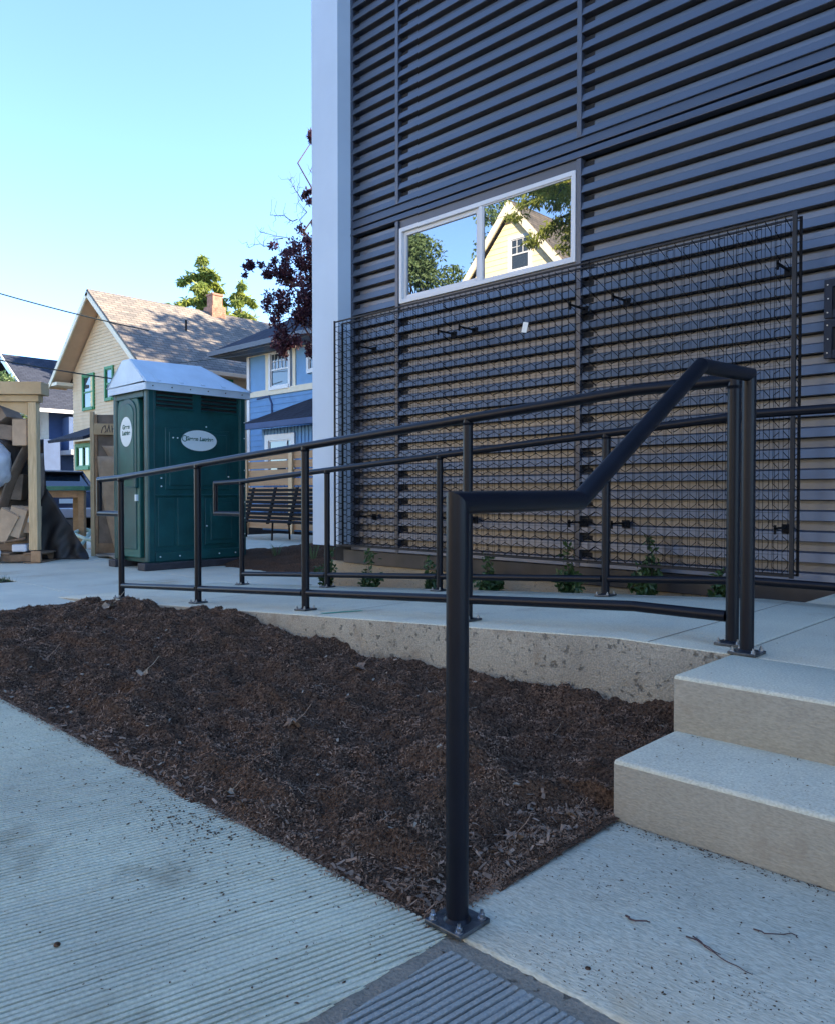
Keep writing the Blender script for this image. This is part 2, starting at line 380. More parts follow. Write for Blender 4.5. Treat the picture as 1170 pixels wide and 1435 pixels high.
def rampslab(name, x0, x1, y0=2.78, y1=4.38):
    m = MB(); prof = [(x0, 0, -.15), (x1, 0, -.15), (x1, 0, ramp_z(x1))] + ([(-1.6, 0, .35)] if x0 < -1.6 < x1 else []) + [(x0, 0, ramp_z(x0))]
    m.prism([(a, y0, c) for a, _, c in prof], (0, y1-y0, 0))
    o = m.build(name, ['conc_top', 'conc_rough'], rp, bevel=.005)
    bm = bmesh.new(); bm.from_mesh(o.data); bmesh.ops.recalc_face_normals(bm, faces=bm.faces); bm.to_mesh(o.data); bm.free()
    for p in o.data.polygons: p.material_index = 0 if p.normal.z > .2 else 1; p.use_smooth = False  # rough side also tinted tan for the bounce light it catches
    o.data.set_sharp_from_angle(angle=R(50))
rampslab('ramp_slab', -7.15, -1.13)
for x in (-5.3, -3.5, -1.45): MB().add([(x-.003, 2.786, ramp_z(x)+.0012), (x+.003, 2.786, ramp_z(x)+.0012), (x+.003, 4.37, ramp_z(x)+.0012), (x-.003, 4.37, ramp_z(x)+.0012)], [(0,1,2,3)]).build('control_joint', 'mortar', rp)
slab('platform_slab', rp, (-1.126, 2.779, -.1), (3, 4.379, .3495), 'conc_top', 'conc_rough')
slab('platform_slab', rp, (-1.40, 4.383, -.1), (3, 4.985, .349), 'conc_top', 'conc_rough')

# ------------------------------------------------------------------ railings
PR = .0243
def base_plate(parent, x, y, z, sx=.050, sy=.050, slope=0.):
    pl = MB().box((x-sx, y-sy, z+.001), (x+sx, y+sy, z+.011), rot=(0, slope, 0)).build('base_plate', 'plate_metal', parent, bevel=.002)
    MB().tube([(x, y, z+.010), (x, y, z+.018)], PR*1.28, 20, r2=PR*1.02).build('weld_ring', 'rail_paint', pl, smooth=True)
    for dx in (-1, 1):
        for dy in (-1, 1):
            b = MB(); c = (x+dx*sx*.74, y+dy*sy*.74)
            dz = -math.tan(slope) * dx * sx * .74
            b.tube([(*c, z+.010+dz), (*c, z+.013+dz)], .0095, 12); b.tube([(*c, z+.013+dz), (*c, z+.021+dz)], .0072, 6); b.tube([(*c, z+.021+dz), (*c, z+.029+dz)], .004, 8)
            b.build('bolt', 'bolt_metal', pl)
    return pl

def pipe(parent, name, path, r=PR, n=24):
    return MB().tube(path, r, n).build(name, 'rail_paint', parent, smooth=True)
# stair handrail
XA = -1.085
ra = thing('stair_handrail', 'black pipe handrail climbing the concrete steps, nearest of the railings', 'handrail', (XA, 1.25, 0))
pipe(ra, 'post', [(XA, 1.245, .012), (XA, 1.245, .902), (XA, 1.245 + .03, .902)], PR)
pipe(ra, 'hand_rail', [(XA, 1.245 + .0243, .902), (XA, 1.715, .905), (XA, 2.42, 1.33), (XA, 2.815, 1.345), (XA, 2.815, 1.30)])
pipe(ra, 'post', [(XA, 2.815, 1.30), (XA, 2.815, .36)])
base_plate(ra, XA, 1.245, .003); base_plate(ra, XA, 2.815, .35)
# ramp railings
def ramp_rail(name, label, y, posts, end_x, right_x, drop):
    t = thing(name, label, 'railing', (posts[0], y, 0))
    H, B = 1.0, .107
    rz = lambda x, h: ramp_z(x) + h
    for x in posts:
        pipe(t, 'post', [(x, y, ramp_z(x)), (x, y, rz(x, H))])
        MB().tube([(x, y, rz(x, H)-.034), (x, y, rz(x, H)-.022)], PR*1.02, 18, r2=PR*1.22).build('weld_ring', 'rail_paint', t, smooth=True)
        base_plate(t, x, y, ramp_z(x) + .001, slope=(-math.atan(.0625) if x < -1.6 else 0))
    top = [(right_x, y, rz(right_x, H))] + ([(-1.6, y, rz(-1.6, H))] if right_x > -1.6 else [])
    el = posts[-1]
    top += [(el, y, rz(el, H)), (end_x, y, rz(el, H) - .012), (end_x, y, rz(el, H) - drop), (el, y, rz(el, H) - drop)]
    pipe(t, 'hand_rail', top, PR * .98)
    xs = sorted(set([right_x] + posts), reverse=True)
    for a, b in zip(xs, xs[1:]):
        a2, b2 = a - (PR if a in posts else 0), b + PR
        path = [(a2, y, rz(a2, B))] + ([(-1.6, y, rz(-1.6, B))] if b2 < -1.6 < a2 else []) + [(b2, y, rz(b2, B))]
        pipe(t, 'bottom_rail', path, PR * .9)
    return t
ramp_rail('ramp_railing', 'black pipe railing along the mulch side of the ramp', 2.945, [-1.19, -2.5, -3.79, -5.04, -6.25], -6.66, -1.19, .30)
ramp_rail('ramp_railing', 'black pipe railing on the building side of the ramp', 4.25, [.55, -1.05, -2.5, -3.88, -5.17, -6.46], -6.93, .55, .315)

# ------------------------------------------------------------------ the metal-clad building
bd = thing('apartment_building', 'dark ribbed-metal building with white corner fin and sliding window', 'building', (-2, 5, 0))
MB().box((-6.02, 5.06, -.1), (8, 22, 9.0)).build('wall_core', 'black_gap', bd)
MB().box((-6.04, 4.995, -.3), (8, 5.06, .262)).build('foundation', 'conc_foundation', bd)
MB().box((-5.80, 4.972, .258), (8, 5.055, .385)).build('skirt_flashing', 'skirt', bd, bevel=.004)
MB().box((-6.06, 4.80, .43), (-5.672, 5.10, 9.05)).build('corner_fin', 'white_panel', bd, bevel=.004)
PITCH = .124
def plank_mesh(x0, x1):
    m = MB()
    # underside of the rib, tilted outer face, top slope, recess, then a deep slot up behind the next rib
    pr = [(-.022, .002), (.040, .0), (.043, .003), (.029, .056), (.026, .059), (.002, .067), (0., .104), (-.022, .104)]
    a = [(x0, 5.0 - y, z) for y, z in pr] + [(x0, 5.026, .104), (x0, 5.026, .122), (x0, 5.03, .122), (x0, 5.03, .002)]
    m.prism(a, (x1 - x0, 0, 0))
    off = Vector((x0, 5.0, 0))
    me = bpy.data.meshes.new('siding_plank'); me.from_pydata([tuple(v - off) for v in m.v], [], m.f)
    bm = bmesh.new(); bm.from_mesh(me); bmesh.ops.recalc_face_normals(bm, faces=bm.faces); bm.to_mesh(me); bm.free()
    me.materials.append(MATS['siding']); return me
COLS = [(-5.668, -5.066), (-5.028, -3.172), (-3.134, 3.4)]
zl = [.39 + PITCH * i for i in range(24)]
zu = [3.525 + PITCH * i for i in range(43)]
for ci, (x0, x1) in enumerate(COLS):
    me = plank_mesh(x0, x1)
    for z in zl + zu:
        if ci == 1 and 2.50 < z < 3.5: continue
        o = link('siding_plank', me, bd, Vector((x0, 5.0, z + rnd.uniform(-.0008, .0008))) - bd.location)
        o.rotation_euler = (rnd.uniform(-.006, .006), 0, 0)
    # black blocks painting in the dark of open rib ends beside the trims
    cm = MB().box((-.002, -.004, .070), (.085, .006, .103)); me2 = bpy.data.meshes.new('dark_rib_end'); me2.from_pydata(cm.v, [], cm.f); me2.materials.append(MATS['black_gap'])
    for z in zl + zu:
        if ci == 1 and 2.50 < z < 3.5: continue
        link('dark_rib_end', me2, bd, Vector((x0, 5.0, z)) - bd.location)
for x in (-5.047, -3.153):
    MB().box((x-.019, 4.955, .386), (x+.019, 5.03, 3.372)).build('vertical_trim', 'siding_trim', bd, bevel=.002)
    MB().box((x-.019, 4.956, 3.525), (x+.019, 5.03, 8.95)).build('vertical_trim', 'siding_trim', bd, bevel=.002)
MB().box((-5.671, 4.96, .386), (-5.640, 5.03, 8.95)).build('corner_trim', 'siding_trim', bd, bevel=.002)
MB().prism([(-5.675, 4.958, 3.447), (-5.675, 4.972, 3.522), (-5.675, 5.03, 3.522), (-5.675, 5.03, 3.447)], (9.075, 0, 0)).build('flat_band', 'siding_trim', bd, bevel=.003)
MB().prism([(-5.675, 4.954, 3.380), (-5.675, 4.966, 3.434), (-5.675, 5.03, 3.434), (-5.675, 5.03, 3.380)], (9.075, 0, 0)).build('flat_band', 'siding_trim', bd, bevel=.003)
MB().box((-5.06, 4.975, 3.300), (-3.15, 5.03, 3.376)).build('head_flashing', 'siding_trim', bd)
MB().box((-5.06, 4.975, 2.62 - .1), (-3.15, 5.03, 2.632)).build('sill_flashing', 'siding_trim', bd)
# roof parapet
MB().box((-6.1, 4.78, 9.0), (8, 22, 9.12)).build('parapet', 'siding_trim', bd)
# window
def frame_rect(m, x0, x1, z0, z1, w, y0, y1):
    m.box((x0, y0, z0), (x0+w, y1, z1)); m.box((x1-w, y0, z0), (x1, y1, z1))
    m.box((x0+w, y0, z1-w), (x1-w, y1, z1)); m.box((x0+w, y0, z0), (x1-w, y1, z0+w))
WX0, WX1, WZ0, WZ1, WM = -5.018, -3.182, 2.632, 3.300, -4.085
m = MB(); frame_rect(m, WX0, WX1, WZ0, WZ1, .034, 4.958, 5.02); m.box((WM-.02, 4.962, WZ0+.034), (WM+.02, 5.02, WZ1-.034))
win = m.build('window', 'vinyl_white', bd, bevel=.003)
m = MB(); frame_rect(m, WX0+.034, WM-.02, WZ0+.034, WZ1-.034, .036, 4.982, 5.018); m.build('sash', 'vinyl_white', win, bevel=.003)
m = MB(); frame_rect(m, WM+.02, WX1-.034, WZ0+.034, WZ1-.034, .010, 4.968, 5.0); m.build('glazing_bead', 'vinyl_white', win, bevel=.002)
MB().box((WX0+.070, 4.996, WZ0+.070), (WM-.056, 5.002, WZ1-.070)).build('pane', 'glass_window', win)
MB().box((WM+.030, 4.976, WZ0+.044), (WX1-.044, 4.982, WZ1-.044)).build('pane', 'glass_window', win)
# recessed cover plates at the right
for z0 in (1.712, 1.945):
    m = MB(); frame_rect(m, -1.475, -1.15, z0, z0+.222, .045, 4.93, 4.965); c = m.build('cover_plate', 'cover_dark', bd, bevel=.002)
    MB().box((-1.43, 4.945, z0+.045), (-1.195, 4.96, z0+.177)).build('recess', 'black_gap', c)
    for q in ((-1.455, .03), (-1.455, .19), (-1.452, .11)):
        MB().tube([(q[0], 4.932, z0+q[1]), (q[0], 4.924, z0+q[1])], .004, 8).build('screw', 'bolt_metal', c)

# ------------------------------------------------------------------ wire trellis in front of the wall
tl = thing('wire_trellis', 'black wire mesh trellis panels bracketed to the ribbed wall', 'trellis', (-3.58, 4.75, .45))
TY0, TY1, TZ0, TZ1 = 4.700, 4.792, .45, 2.515
xs = [-5.60, -4.25, -2.90, -1.56]
for k in range(3):
    a, b = xs[k] + (.004 if k else 0), xs[k+1] - (.004 if k < 2 else 0)
    for y in (TY0, TY1):
        for z in (TZ0, TZ1): MB().box((a, y-.006, z-.006), (b, y+.006, z+.006)).build('panel_rail', 'trellis_frame', tl)
    m = MB()
    n = 24; dx = (b-a)/n
    def seg(p, q, r=.0017, sides=4): m.tube([p, q], r, sides, cap=False)
    for i in range(n+1):
        x = a + dx*i
        seg((x, TY0, TZ0), (x, TY0, TZ1)); seg((x, TY1, TZ0), (x, TY1, TZ1), .0016)
        if i % 2 == 0: seg((x+.009, TY0, TZ0), (x+.009, TY0, TZ1), .0015)
    nz = 17; dz = (TZ1-TZ0)/nz
    for j in range(nz): seg((a, TY0, TZ0+dz*j), (b, TY0, TZ0+dz*j), .0009)
    m.build('wire_grid', 'wire_black', tl)['kind'] = 'stuff'
    m = MB()
    for i in range(n+1):
        x = a + dx*i; ph = i % 2
        for j in range(nz):
            z = TZ0 + dz*j; y1, y2 = (TY0, TY1) if ph else (TY1, TY0)
            f = .12
            seg((x, y1, z+dz*f), (x, y2, z+dz*(.5-f)), .0027); seg((x, y2, z+dz*(.5-f)), (x, y2, z+dz*(.5+f)), .0027); seg((x, y2, z+dz*(.5+f)), (x, y1, z+dz*(1-f)), .0027)
    m.build('truss_wire', 'wire_black', tl)['kind'] = 'stuff'
for x, r in ((xs[0], .007), (xs[3], .015)):
    MB().box((x-r, TY0-.010, TZ0-.012), (x+r*.6, TY0+.008, TZ1+.012)).build('edge_trim', 'trellis_frame', tl, bevel=.002)
    MB().box((x-.007, TY1-.006, TZ0-.006), (x+.007, TY1+.006, TZ1+.006)).build('edge_trim', 'wire_black', tl)
for x in (-5.35, -4.37, -4.14, -3.10, -2.76, -1.68):
    for z in (2.27, .72):
        m = MB(); m.box((x-.007, TY1-.03, z-.006), (x+.007, 4.975, z+.006)); m.box((x-.007, TY1-.03, z-.035), (x+.007, TY1-.018, z+.02))
        m.box((x-.028, 4.955, z-.035), (x+.028, 4.967, z+.02)); m.build('bracket', 'wire_black', tl, bevel=.001)
MB().box((-3.46, TY0-.012, 2.11), (-3.415, TY0-.008, 2.185), rot=(0, .25, 0)).build('paper_tag', 'tag_white', tl)

# ------------------------------------------------------------------ leaves and trees
def leaves(m, pts, size, rng, flat=.0, aspect=.5, droop=0.):
    """a small folded leaf for every point; two triangles on either side of the midrib"""
    vs, fs = m.v, m.f
    for p in pts:
        s = size * rng.uniform(.55, 1.35); o = len(vs)
        d = Vector((rng.gauss(0, 1), rng.gauss(0, 1), rng.gauss(0, 1) * (1-flat) - droop)).normalized()
        w = d.cross(Vector((rng.gauss(0, 1), rng.gauss(0, 1), rng.gauss(0, 1)))).normalized(); u = d.cross(w)
        p = Vector(p)
        vs += [p, p + d*s*.5 + w*s*aspect*.5 + u*s*.12, p + d*s, p + d*s*.5 - w*s*aspect*.5 + u*s*.12]
        fs += [(o, o+1, o+2), (o, o+2, o+3)]; m.m += [0, 0]
def blob_pts(c, r, n, rng, hollow=.35):
    out = []
    for _ in range(n):
        v = Vector((rng.gauss(0, 1), rng.gauss(0, 1), rng.gauss(0, 1))).normalized()
        q = hollow + (1-hollow) * rng.random() ** .6
        out.append(Vector(c) + Vector((v.x*r[0], v.y*r[1], v.z*r[2])) * q)
    return out
def branch(m, a, b, r0, r1, rng, n=5, wob=.06, sides=6):
    a, b = Vector(a), Vector(b); L = (b-a).length; pts = []
    for i in range(n+1):
        t = i/n; p = a.lerp(b, t)
        if 0 < i < n: p += Vector((rng.gauss(0,1), rng.gauss(0,1), rng.gauss(0,1)))*L*wob*.5
        pts.append(p)
    m.tube(pts, r0, sides, r2=r1); return pts
def crown_tree(name, label, x, y, h, cr, leafmat, nl, lsize, seed, trunk_r=.2, low=.35, group=None, bark='bark', nblob=22, squash=.8, droop=0., z0=-.06):
    rng = random.Random(seed); t = thing(name, label, 'tree', (x, y, z0), group)
    mt = MB(); top = Vector((x + rng.uniform(-.3,.3), y + rng.uniform(-.3,.3), h*.7))
    branch(mt, (x, y, z0), top, trunk_r, trunk_r*.35, rng, 6, .04, 9)
    ml = MB(); cen = Vector((x, y, h*(1+low)/2)); hz = h*(1-low)/2
    for k in range(nblob):
        v = Vector((rng.gauss(0,1), rng.gauss(0,1), rng.gauss(0,1))).normalized() * rng.uniform(.35, .9)
        c = cen + Vector((v.x*cr, v.y*cr, v.z*hz)); rr = cr*rng.uniform(.22, .42)
        a = Vector((x, y, h*low*.8)).lerp(top, rng.uniform(.2, 1)); branch(mt, a, c, trunk_r*.25, .015, rng, 4, .1, 5)
        leaves(ml, blob_pts(c, (rr, rr, rr*squash), nl//nblob, rng), lsize, rng, droop=droop)
    mt.build('trunk', bark, t, smooth=True); ml.build('crown', leafmat, t)
    return t

# ------------------------------------------------------------------ houses
def lap_wall(name, mat, parent, p0, p1, z0, z1, course=.115, clip=None, holes=()):
    """lapped boards between two plan points; clip(t, z) gives the gable span"""
    p0, p1 = Vector((*p0, 0)), Vector((*p1, 0)); d = p1 - p0; L = d.length; d.normalize(); n = Vector((d.y, -d.x, 0))
    m = MB(); z = z0
    while z < z1 - .01:
        zt = min(z + course, z1); spans = [(0., L)]
        if clip:
            a0, b0 = clip(z); a1, b1 = clip(zt)
            poly = [(a0, z), (b0, z), (b1, zt), (a1, zt)]
        else: poly = [(0, z), (L, z), (L, zt), (0, zt)]
        if poly[1][0] - poly[0][0] > .03:
            q = [p0 + d*u + Vector((0,0,w)) + n*(.022 if k < 2 else .004) for k, (u, w) in enumerate(poly)]
            b = [p0 + d*u + Vector((0,0,w)) - n*.05 for (u, w) in poly]
            m.add(q + b, [(0,1,2,3), (0,4,5,1), (1,5,6,2), (2,6,7,3), (3,7,4,0)])
        z += course
    o = m.build(name, mat, parent); o['kind'] = 'stuff'; return o
def house_window(parent, c, axis, w, h, trim, glass_='glass_far', tw=.09, grid=(0, 0), sash=True, back=None):
    """c is the centre on the wall face; axis 'x' = wall along X facing -Y, 'y' = wall along Y facing +X, '-x' = facing +Y"""
    if axis == 'y': T = lambda u, v, o: (c[0] + o, c[1] + u, c[2] + v)
    elif axis == '-x': T = lambda u, v, o: (c[0] - u, c[1] + o, c[2] + v)
    else: T = lambda u, v, o: (c[0] + u, c[1] - o, c[2] + v)
    def bx(m, u0, u1, v0, v1, o0, o1):
        a, b = T(u0, v0, o0), T(u1, v1, o1); m.box(tuple(map(min, a, b)), tuple(map(max, a, b)))
    m = MB(); W, H = w/2, h/2
    bx(m, -W-tw, -W, -H-tw, H+tw, -.03, .05); bx(m, W, W+tw, -H-tw, H+tw, -.03, .05)
    bx(m, -W, W, H, H+tw, -.03, .05); bx(m, -W-tw*.3, W+tw*.3, -H-tw, -H, -.03, .075)
    o = m.build('window', trim, parent)
    m = MB()
    if sash: bx(m, -W, W, -.025, .025, 0, .03)
    bx(m, -W, -W+.035, -H, H, -.005, .022); bx(m, W-.035, W, -H, H, -.005, .022); bx(m, -W+.035, W-.035, H-.035, H, -.005, .022); bx(m, -W+.035, W-.035, -H, -H+.035, -.005, .022)
    for k in range(1, grid[0]): u = -W + w*k/grid[0]; bx(m, u-.011, u+.011, .025, H-.035, .004, .02)
    for k in range(1, grid[1]): v = H*k/grid[1]; bx(m, -W+.035, W-.035, v-.011, v+.011, .004, .02)
    m.build('sash', 'vinyl_white' if trim != 'green_trim' else 'green_trim', o)
    m = MB(); bx(m, -W, W, -H, H, .0005, .004); m.build('pane', glass_, o)
    return o
def slope_slab(m, quad, th):
    """a roof plane with thickness below it"""
    q = [Vector(p) for p in quad]; n = (q[1]-q[0]).cross(q[2]-q[0]).normalized()
    if n.z < 0: q = q[::-1]; n = -n
    k = len(q); b = [p - n*th for p in q]
    m.add(q + b, [tuple(range(k)), tuple(range(k, 2*k))[::-1]] + [(i, k+i, k+(i+1) % k, (i+1) % k) for i in range(k)])
# --- yellow gabled house
yh = thing('yellow_house', 'pale yellow gabled house with green window trim and brown roof', 'house', (-26.5, 16, -.06))
gx0, gx1, gy, gy2, ez, ax, az = -29.25, -23.66, 12.0, 22.0, 5.35, -26.55, 7.62
MB().box((gx0+.06, gy+.06, -.1), (gx1-.06, gy2, ez)).build('wall_core', 'house_yellow', yh)
lap_wall('lap_siding', 'house_yellow', yh, (gx0, gy), (gx1, gy), 0, az-.06, .118, lambda z: (0, gx1-gx0) if z < ez else ((ax-gx0)*(z-ez)/(az-ez), (gx1-gx0) - (gx1-ax)*(z-ez)/(az-ez)))
lap_wall('lap_siding', 'house_yellow', yh, (gx1, gy), (gx1, gy2), 0, ez, .118)
sR = (az-ez)/(gx1-ax); sL = (az-ez)/(ax-gx0); oh = .75; fr = .62
m = MB(); slope_slab(m, [(ax, gy-fr, az+.28), (ax, gy2, az+.28), (gx1+oh, gy2, az+.28-sR*(gx1+oh-ax)), (gx1+oh, gy-fr, az+.28-sR*(gx1+oh-ax))], .10)
slope_slab(m, [(gx0-oh, gy-fr, az+.28-sL*(ax-gx0+oh)), (gx0-oh, gy2, az+.28-sL*(ax-gx0+oh)), (ax, gy2, az+.28), (ax, gy-fr, az+.28)], .10)
yr = m.build('roof', 'roof_brown', yh)
m = MB(); slope_slab(m, [(ax, gy-fr-.03, az+.20), (ax, gy-fr+.02, az+.20), (gx1+oh, gy-fr+.02, az+.20-sR*(gx1+oh-ax)), (gx1+oh, gy-fr-.03, az+.20-sR*(gx1+oh-ax))], .16)
slope_slab(m, [(gx0-oh, gy-fr-.03, az+.20-sL*(ax-gx0+oh)), (gx0-oh, gy-fr+.02, az+.20-sL*(ax-gx0+oh)), (ax, gy-fr+.02, az+.20), (ax, gy-fr-.03, az+.20)], .16)
m.build('barge_board', 'cream_trim', yh)
m = MB(); slope_slab(m, [(ax, gy-fr+.03, az+.16), (ax, gy+.05, az+.16), (gx1+oh, gy+.05, az+.16-sR*(gx1+oh-ax)), (gx1+oh, gy-fr+.03, az+.16-sR*(gx1+oh-ax))], .05)
slope_slab(m, [(gx0-oh, gy-fr+.03, az+.16-sL*(ax-gx0+oh)), (gx0-oh, gy+.05, az+.16-sL*(ax-gx0+oh)), (ax, gy+.05, az+.16), (ax, gy-fr+.03, az+.16)], .05)
m.build('soffit', 'house_trim', yh)
ezr = az+.28-sR*(gx1+oh-ax)
m = MB(); m.box((gx1+oh-.02, gy-fr, ezr-.16), (gx1+oh+.10, gy2, ezr-.02)); m.build('gutter', 'house_trim', yh, bevel=.02)
MB().box((gx0-oh, gy-fr, ezr-.14), (gx0+.05, gy+.3, ezr-.02)).build('eave_return', 'cream_trim', yh)
MB().box((gx1, gy+.1, ezr-.12), (gx1+oh, gy2, ezr-.08)).build('soffit', 'house_trim', yh)
MB().box((gx1-.03, gy-.03, 0), (gx1+.035, gy+.1, ez)).build('corner_board', 'cream_trim', yh)
m = MB(); m.tube([(gx1+oh, gy+.4, ezr-.15), (gx1+.35, gy+.35, ezr-.5), (gx1+.08, gy+.3, ezr-.75), (gx1+.08, gy+.3, 0)], .045, 8); m.build('downspout', 'cream_trim', yh, smooth=True)
house_window(yh, (-27.87, gy-.02, 4.58), 'x', .80, 1.12, 'green_trim', 'glass_far')
house_window(yh, (-26.2, gy-.02, 4.72), 'x', .48, 1.0, 'green_trim')
MB().box((-27.70, gy-.035, 4.06), (-27.50, gy-.028, 5.10)).build('painted_reflection', 'painted_reflection', yh)  # yellow strip paints a sunlit reflection over the pane
house_window(yh, (gx1+.02, 14.55, 4.72), 'y', 1.05, .95, 'green_trim', tw=.13)
house_window(yh, (gx1+.02, 13.0, 1.5), 'y', .9, 1.3, 'green_trim')
# chimney on the far slope edge
ch = MB().box((-26.85, 16.0, 6.4), (-26.25, 16.6, 8.10)); ch.box((-26.76, 16.09, 8.10), (-26.34, 16.51, 8.52)); ch.box((-26.79, 16.06, 8.52), (-26.31, 16.54, 8.60))
ch = ch.build('chimney', 'brick', yr, bevel=.01)
m = MB()
for k in range(14):
    for j in range(4):
        m.box((-26.248, 16.01 + .145*j + (.07 if k % 2 else 0), 6.95 + k*.08), (-26.242, min(16.59, 16.01 + .145*j + .135 + (.07 if k % 2 else 0)), 6.95 + k*.08 + .07))
m.build('brickwork', 'brick', yh)['kind'] = 'stuff'
MB().tube([(-25.0, 14.2, 5.9), (-25.0, 14.2, 7.05)], .035, 8).build('vent_pipe', 'car_black', yr)
# small front porch
MB().box((-25.5, 10.5, -.1), (-24.0, 12.0, 2.62)).build('porch_wall', 'yellow_porch', yh)
m = MB(); slope_slab(m, [(-26.2, 9.9, 2.66), (-23.5, 9.9, 2.66), (-23.5, 12.02, 3.45), (-26.2, 12.02, 3.45)], .09); m.build('porch_roof', 'roof_slate', yh)
house_window(yh, (-24.78, 10.48, 2.12), 'x', .92, .62, 'green_trim', tw=.11, grid=(0, 0), sash=False)
MB().box((-24.815, 10.44, 1.82), (-24.745, 10.476, 2.42)).build('mullion', 'green_trim', yh)
house_window(yh, (-23.98, 11.2, 2.12), 'y', .8, .62, 'green_trim', tw=.1, sash=False)

# --- bright blue house
bh = thing('blue_house', 'bright blue house with cream trim and dark hipped roof', 'house', (-17, 17, -.06))
bx0, bx1, by, bz = -20.42, -10., 13.7, 5.2
MB().box((bx0+.03, by+.04, -.1), (bx1, 21, bz+.1)).build('wall_core', 'house_blue', bh)
MB().box((bx0, by, 4.02), (bx1, by+.05, bz+.1)).build('upper_wall', 'house_blue_upper', bh)
lap_wall('shingle_siding', 'house_blue', bh, (bx0, by), (bx1, by), 0, 3.86, .17)
lap_wall('shingle_siding', 'house_blue', bh, (bx0, 21), (bx0, by), 0, 5.2, .17)
MB().box((bx0-.03, by-.06, 3.86), (bx1, by+.05, 4.03)).build('belt_course', 'cream_trim', bh)
MB().box((bx0-.03, by-.05, 4.95+.14), (bx1, by+.05, bz+.12)).build('frieze_board', 'cream_trim', bh)
MB().box((bx0-.04, by-.04, 0), (bx0+.10, by+.06, 5.1)).build('corner_board', 'vinyl_white', bh)
for x in (-19.42, -18.10): MB().box((x-.07, by-.03, 4.03), (x+.07, by+.01, 5.09)).build('batten', 'cream_trim', bh)
house_window(bh, (-18.76, by-.02, 4.58), 'x', .86, .98, 'vinyl_white', tw=.10, grid=(5, 2))
house_window(bh, (-16.95, by-.02, 4.72), 'x', .86, .62, 'vinyl_white', tw=.10, grid=(3, 1))
m = MB(); E0, E1, F0, F1, rz0, rz1 = bx0-.75, bx1+.7, by-.8, 21.7, 5.30, 7.9; rx0, rx1, ry = -16.6, -13, 17.3
slope_slab(m, [(E0, F0, rz0), (E1, F0, rz0), (rx1, ry, rz1), (rx0, ry, rz1)], .10); slope_slab(m, [(E0, F1, rz0), (E0, F0, rz0), (rx0, ry, rz1)], .10)
slope_slab(m, [(E1, F1, rz0), (E0, F1, rz0), (rx0, ry, rz1), (rx1, ry, rz1)], .10); slope_slab(m, [(E1, F0, rz0), (E1, F1, rz0), (rx1, ry, rz1)], .10)
m.build('roof', 'roof_slate', bh)
m = MB(); m.box((E0, F0-.11, rz0-.17), (E1, F0, rz0-.03)); m.box((E0-.11, F0-.11, rz0-.17), (E0, F1, rz0-.03)); m.build('gutter', 'gutter_dark', bh)
MB().box((E0+.02, F0+.02, rz0-.19), (E1, by, rz0-.15)).build('soffit', 'gutter_dark', bh)
MB().box((E0+.02, by, rz0-.19), (bx0, F1, rz0-.15)).build('soffit', 'gutter_dark', bh)
m = MB(); m.tube([(bx0+.5, by-.03, 3.8), (bx0+1.1, by-.03, 3.84), (bx0+1.25, by-.03, 3.6), (bx0+1.25, by-.03, 2.9)], .03, 6); m.tube([(bx0+.2, by-.03, 3.2), (bx0+1.3, by-.03, 3.25), (bx0+2.4, by-.03, 3.35)], .014, 5); m.build('service_conduit', 'house_navy', bh)
# lean-to in front
MB().box((-18.15, 12.62, -.1), (-9.5, 13.7, 2.72)).build('lean_to_wall', 'house_blue', bh)
m = MB()
for k in range(58): m.box((-18.14 + k*.15, 12.600, 0), (-18.14 + k*.15 + .11, 12.622, 2.72))
m.build('vertical_board', 'house_blue', bh)['kind'] = 'stuff'
m = MB(); slope_slab(m, [(-18.75, 12.25, 2.86), (-9, 12.25, 2.86), (-9, 13.72, 3.62), (-17.3, 13.72, 3.62)], .10); m.build('lean_to_roof', 'roof_slate', bh)
MB().box((-18.78, 12.14, 2.70), (-9, 12.26, 2.85)).build('gutter', 'house_navy', bh)
house_window(bh, (-17.28, 12.60, 1.96), 'x', 1.02, .86, 'vinyl_white', tw=.16, sash=False)
MB().box((-17.0, 12.57, 1.55), (-16.95, 12.585, 2.38)).build('mullion', 'vinyl_white', bh)

# --- dark navy and grey house further back
nh = thing('navy_house', 'dark navy and grey house with white rake boards beyond the lumber frame', 'house', (-39, 18, -.06))
MB().box((-44.8, 14.05, -.1), (-36.9, 24, 4.9)).build('wall_core', 'house_navy', nh)
nx0, nx1, nax, naz, nez = -44.8, -36.85, -40.75, 7.5, 4.95
lap_wall('lap_siding', 'house_grey', nh, (nx0, 14), (nx1, 14), 0, naz-.05, .16, lambda z: (0, nx1-nx0) if z < nez else ((nax-nx0)*(z-nez)/(naz-nez), (nx1-nx0)-(nx1-nax)*(z-nez)/(naz-nez)))
lap_wall('lap_siding', 'house_navy', nh, (nx1, 14), (nx1, 24), 0, nez, .16)  # side wall coloured navy, like the bay, to stand in for its shade
s_ = (naz-nez)/(nx1-nax)
m = MB(); slope_slab(m, [(nax, 13.3, naz+.22), (nax, 24, naz+.22), (nx1+.6, 24, naz+.22-s_*(nx1+.6-nax)), (nx1+.6, 13.3, naz+.22-s_*(nx1+.6-nax))], .12)
slope_slab(m, [(nx0-.6, 13.3, naz+.22-s_*(nax-nx0+.6)), (nx0-.6, 24, naz+.22-s_*(nax-nx0+.6)), (nax, 24, naz+.22), (nax, 13.3, naz+.22)], .12); nr = m.build('roof', 'roof_slate', nh)
m = MB(); slope_slab(m, [(nax, 13.22, naz+.20), (nax, 13.29, naz+.20), (nx1+.62, 13.29, naz+.20-s_*(nx1+.62-nax)), (nx1+.62, 13.22, naz+.20-s_*(nx1+.62-nax))], .24)
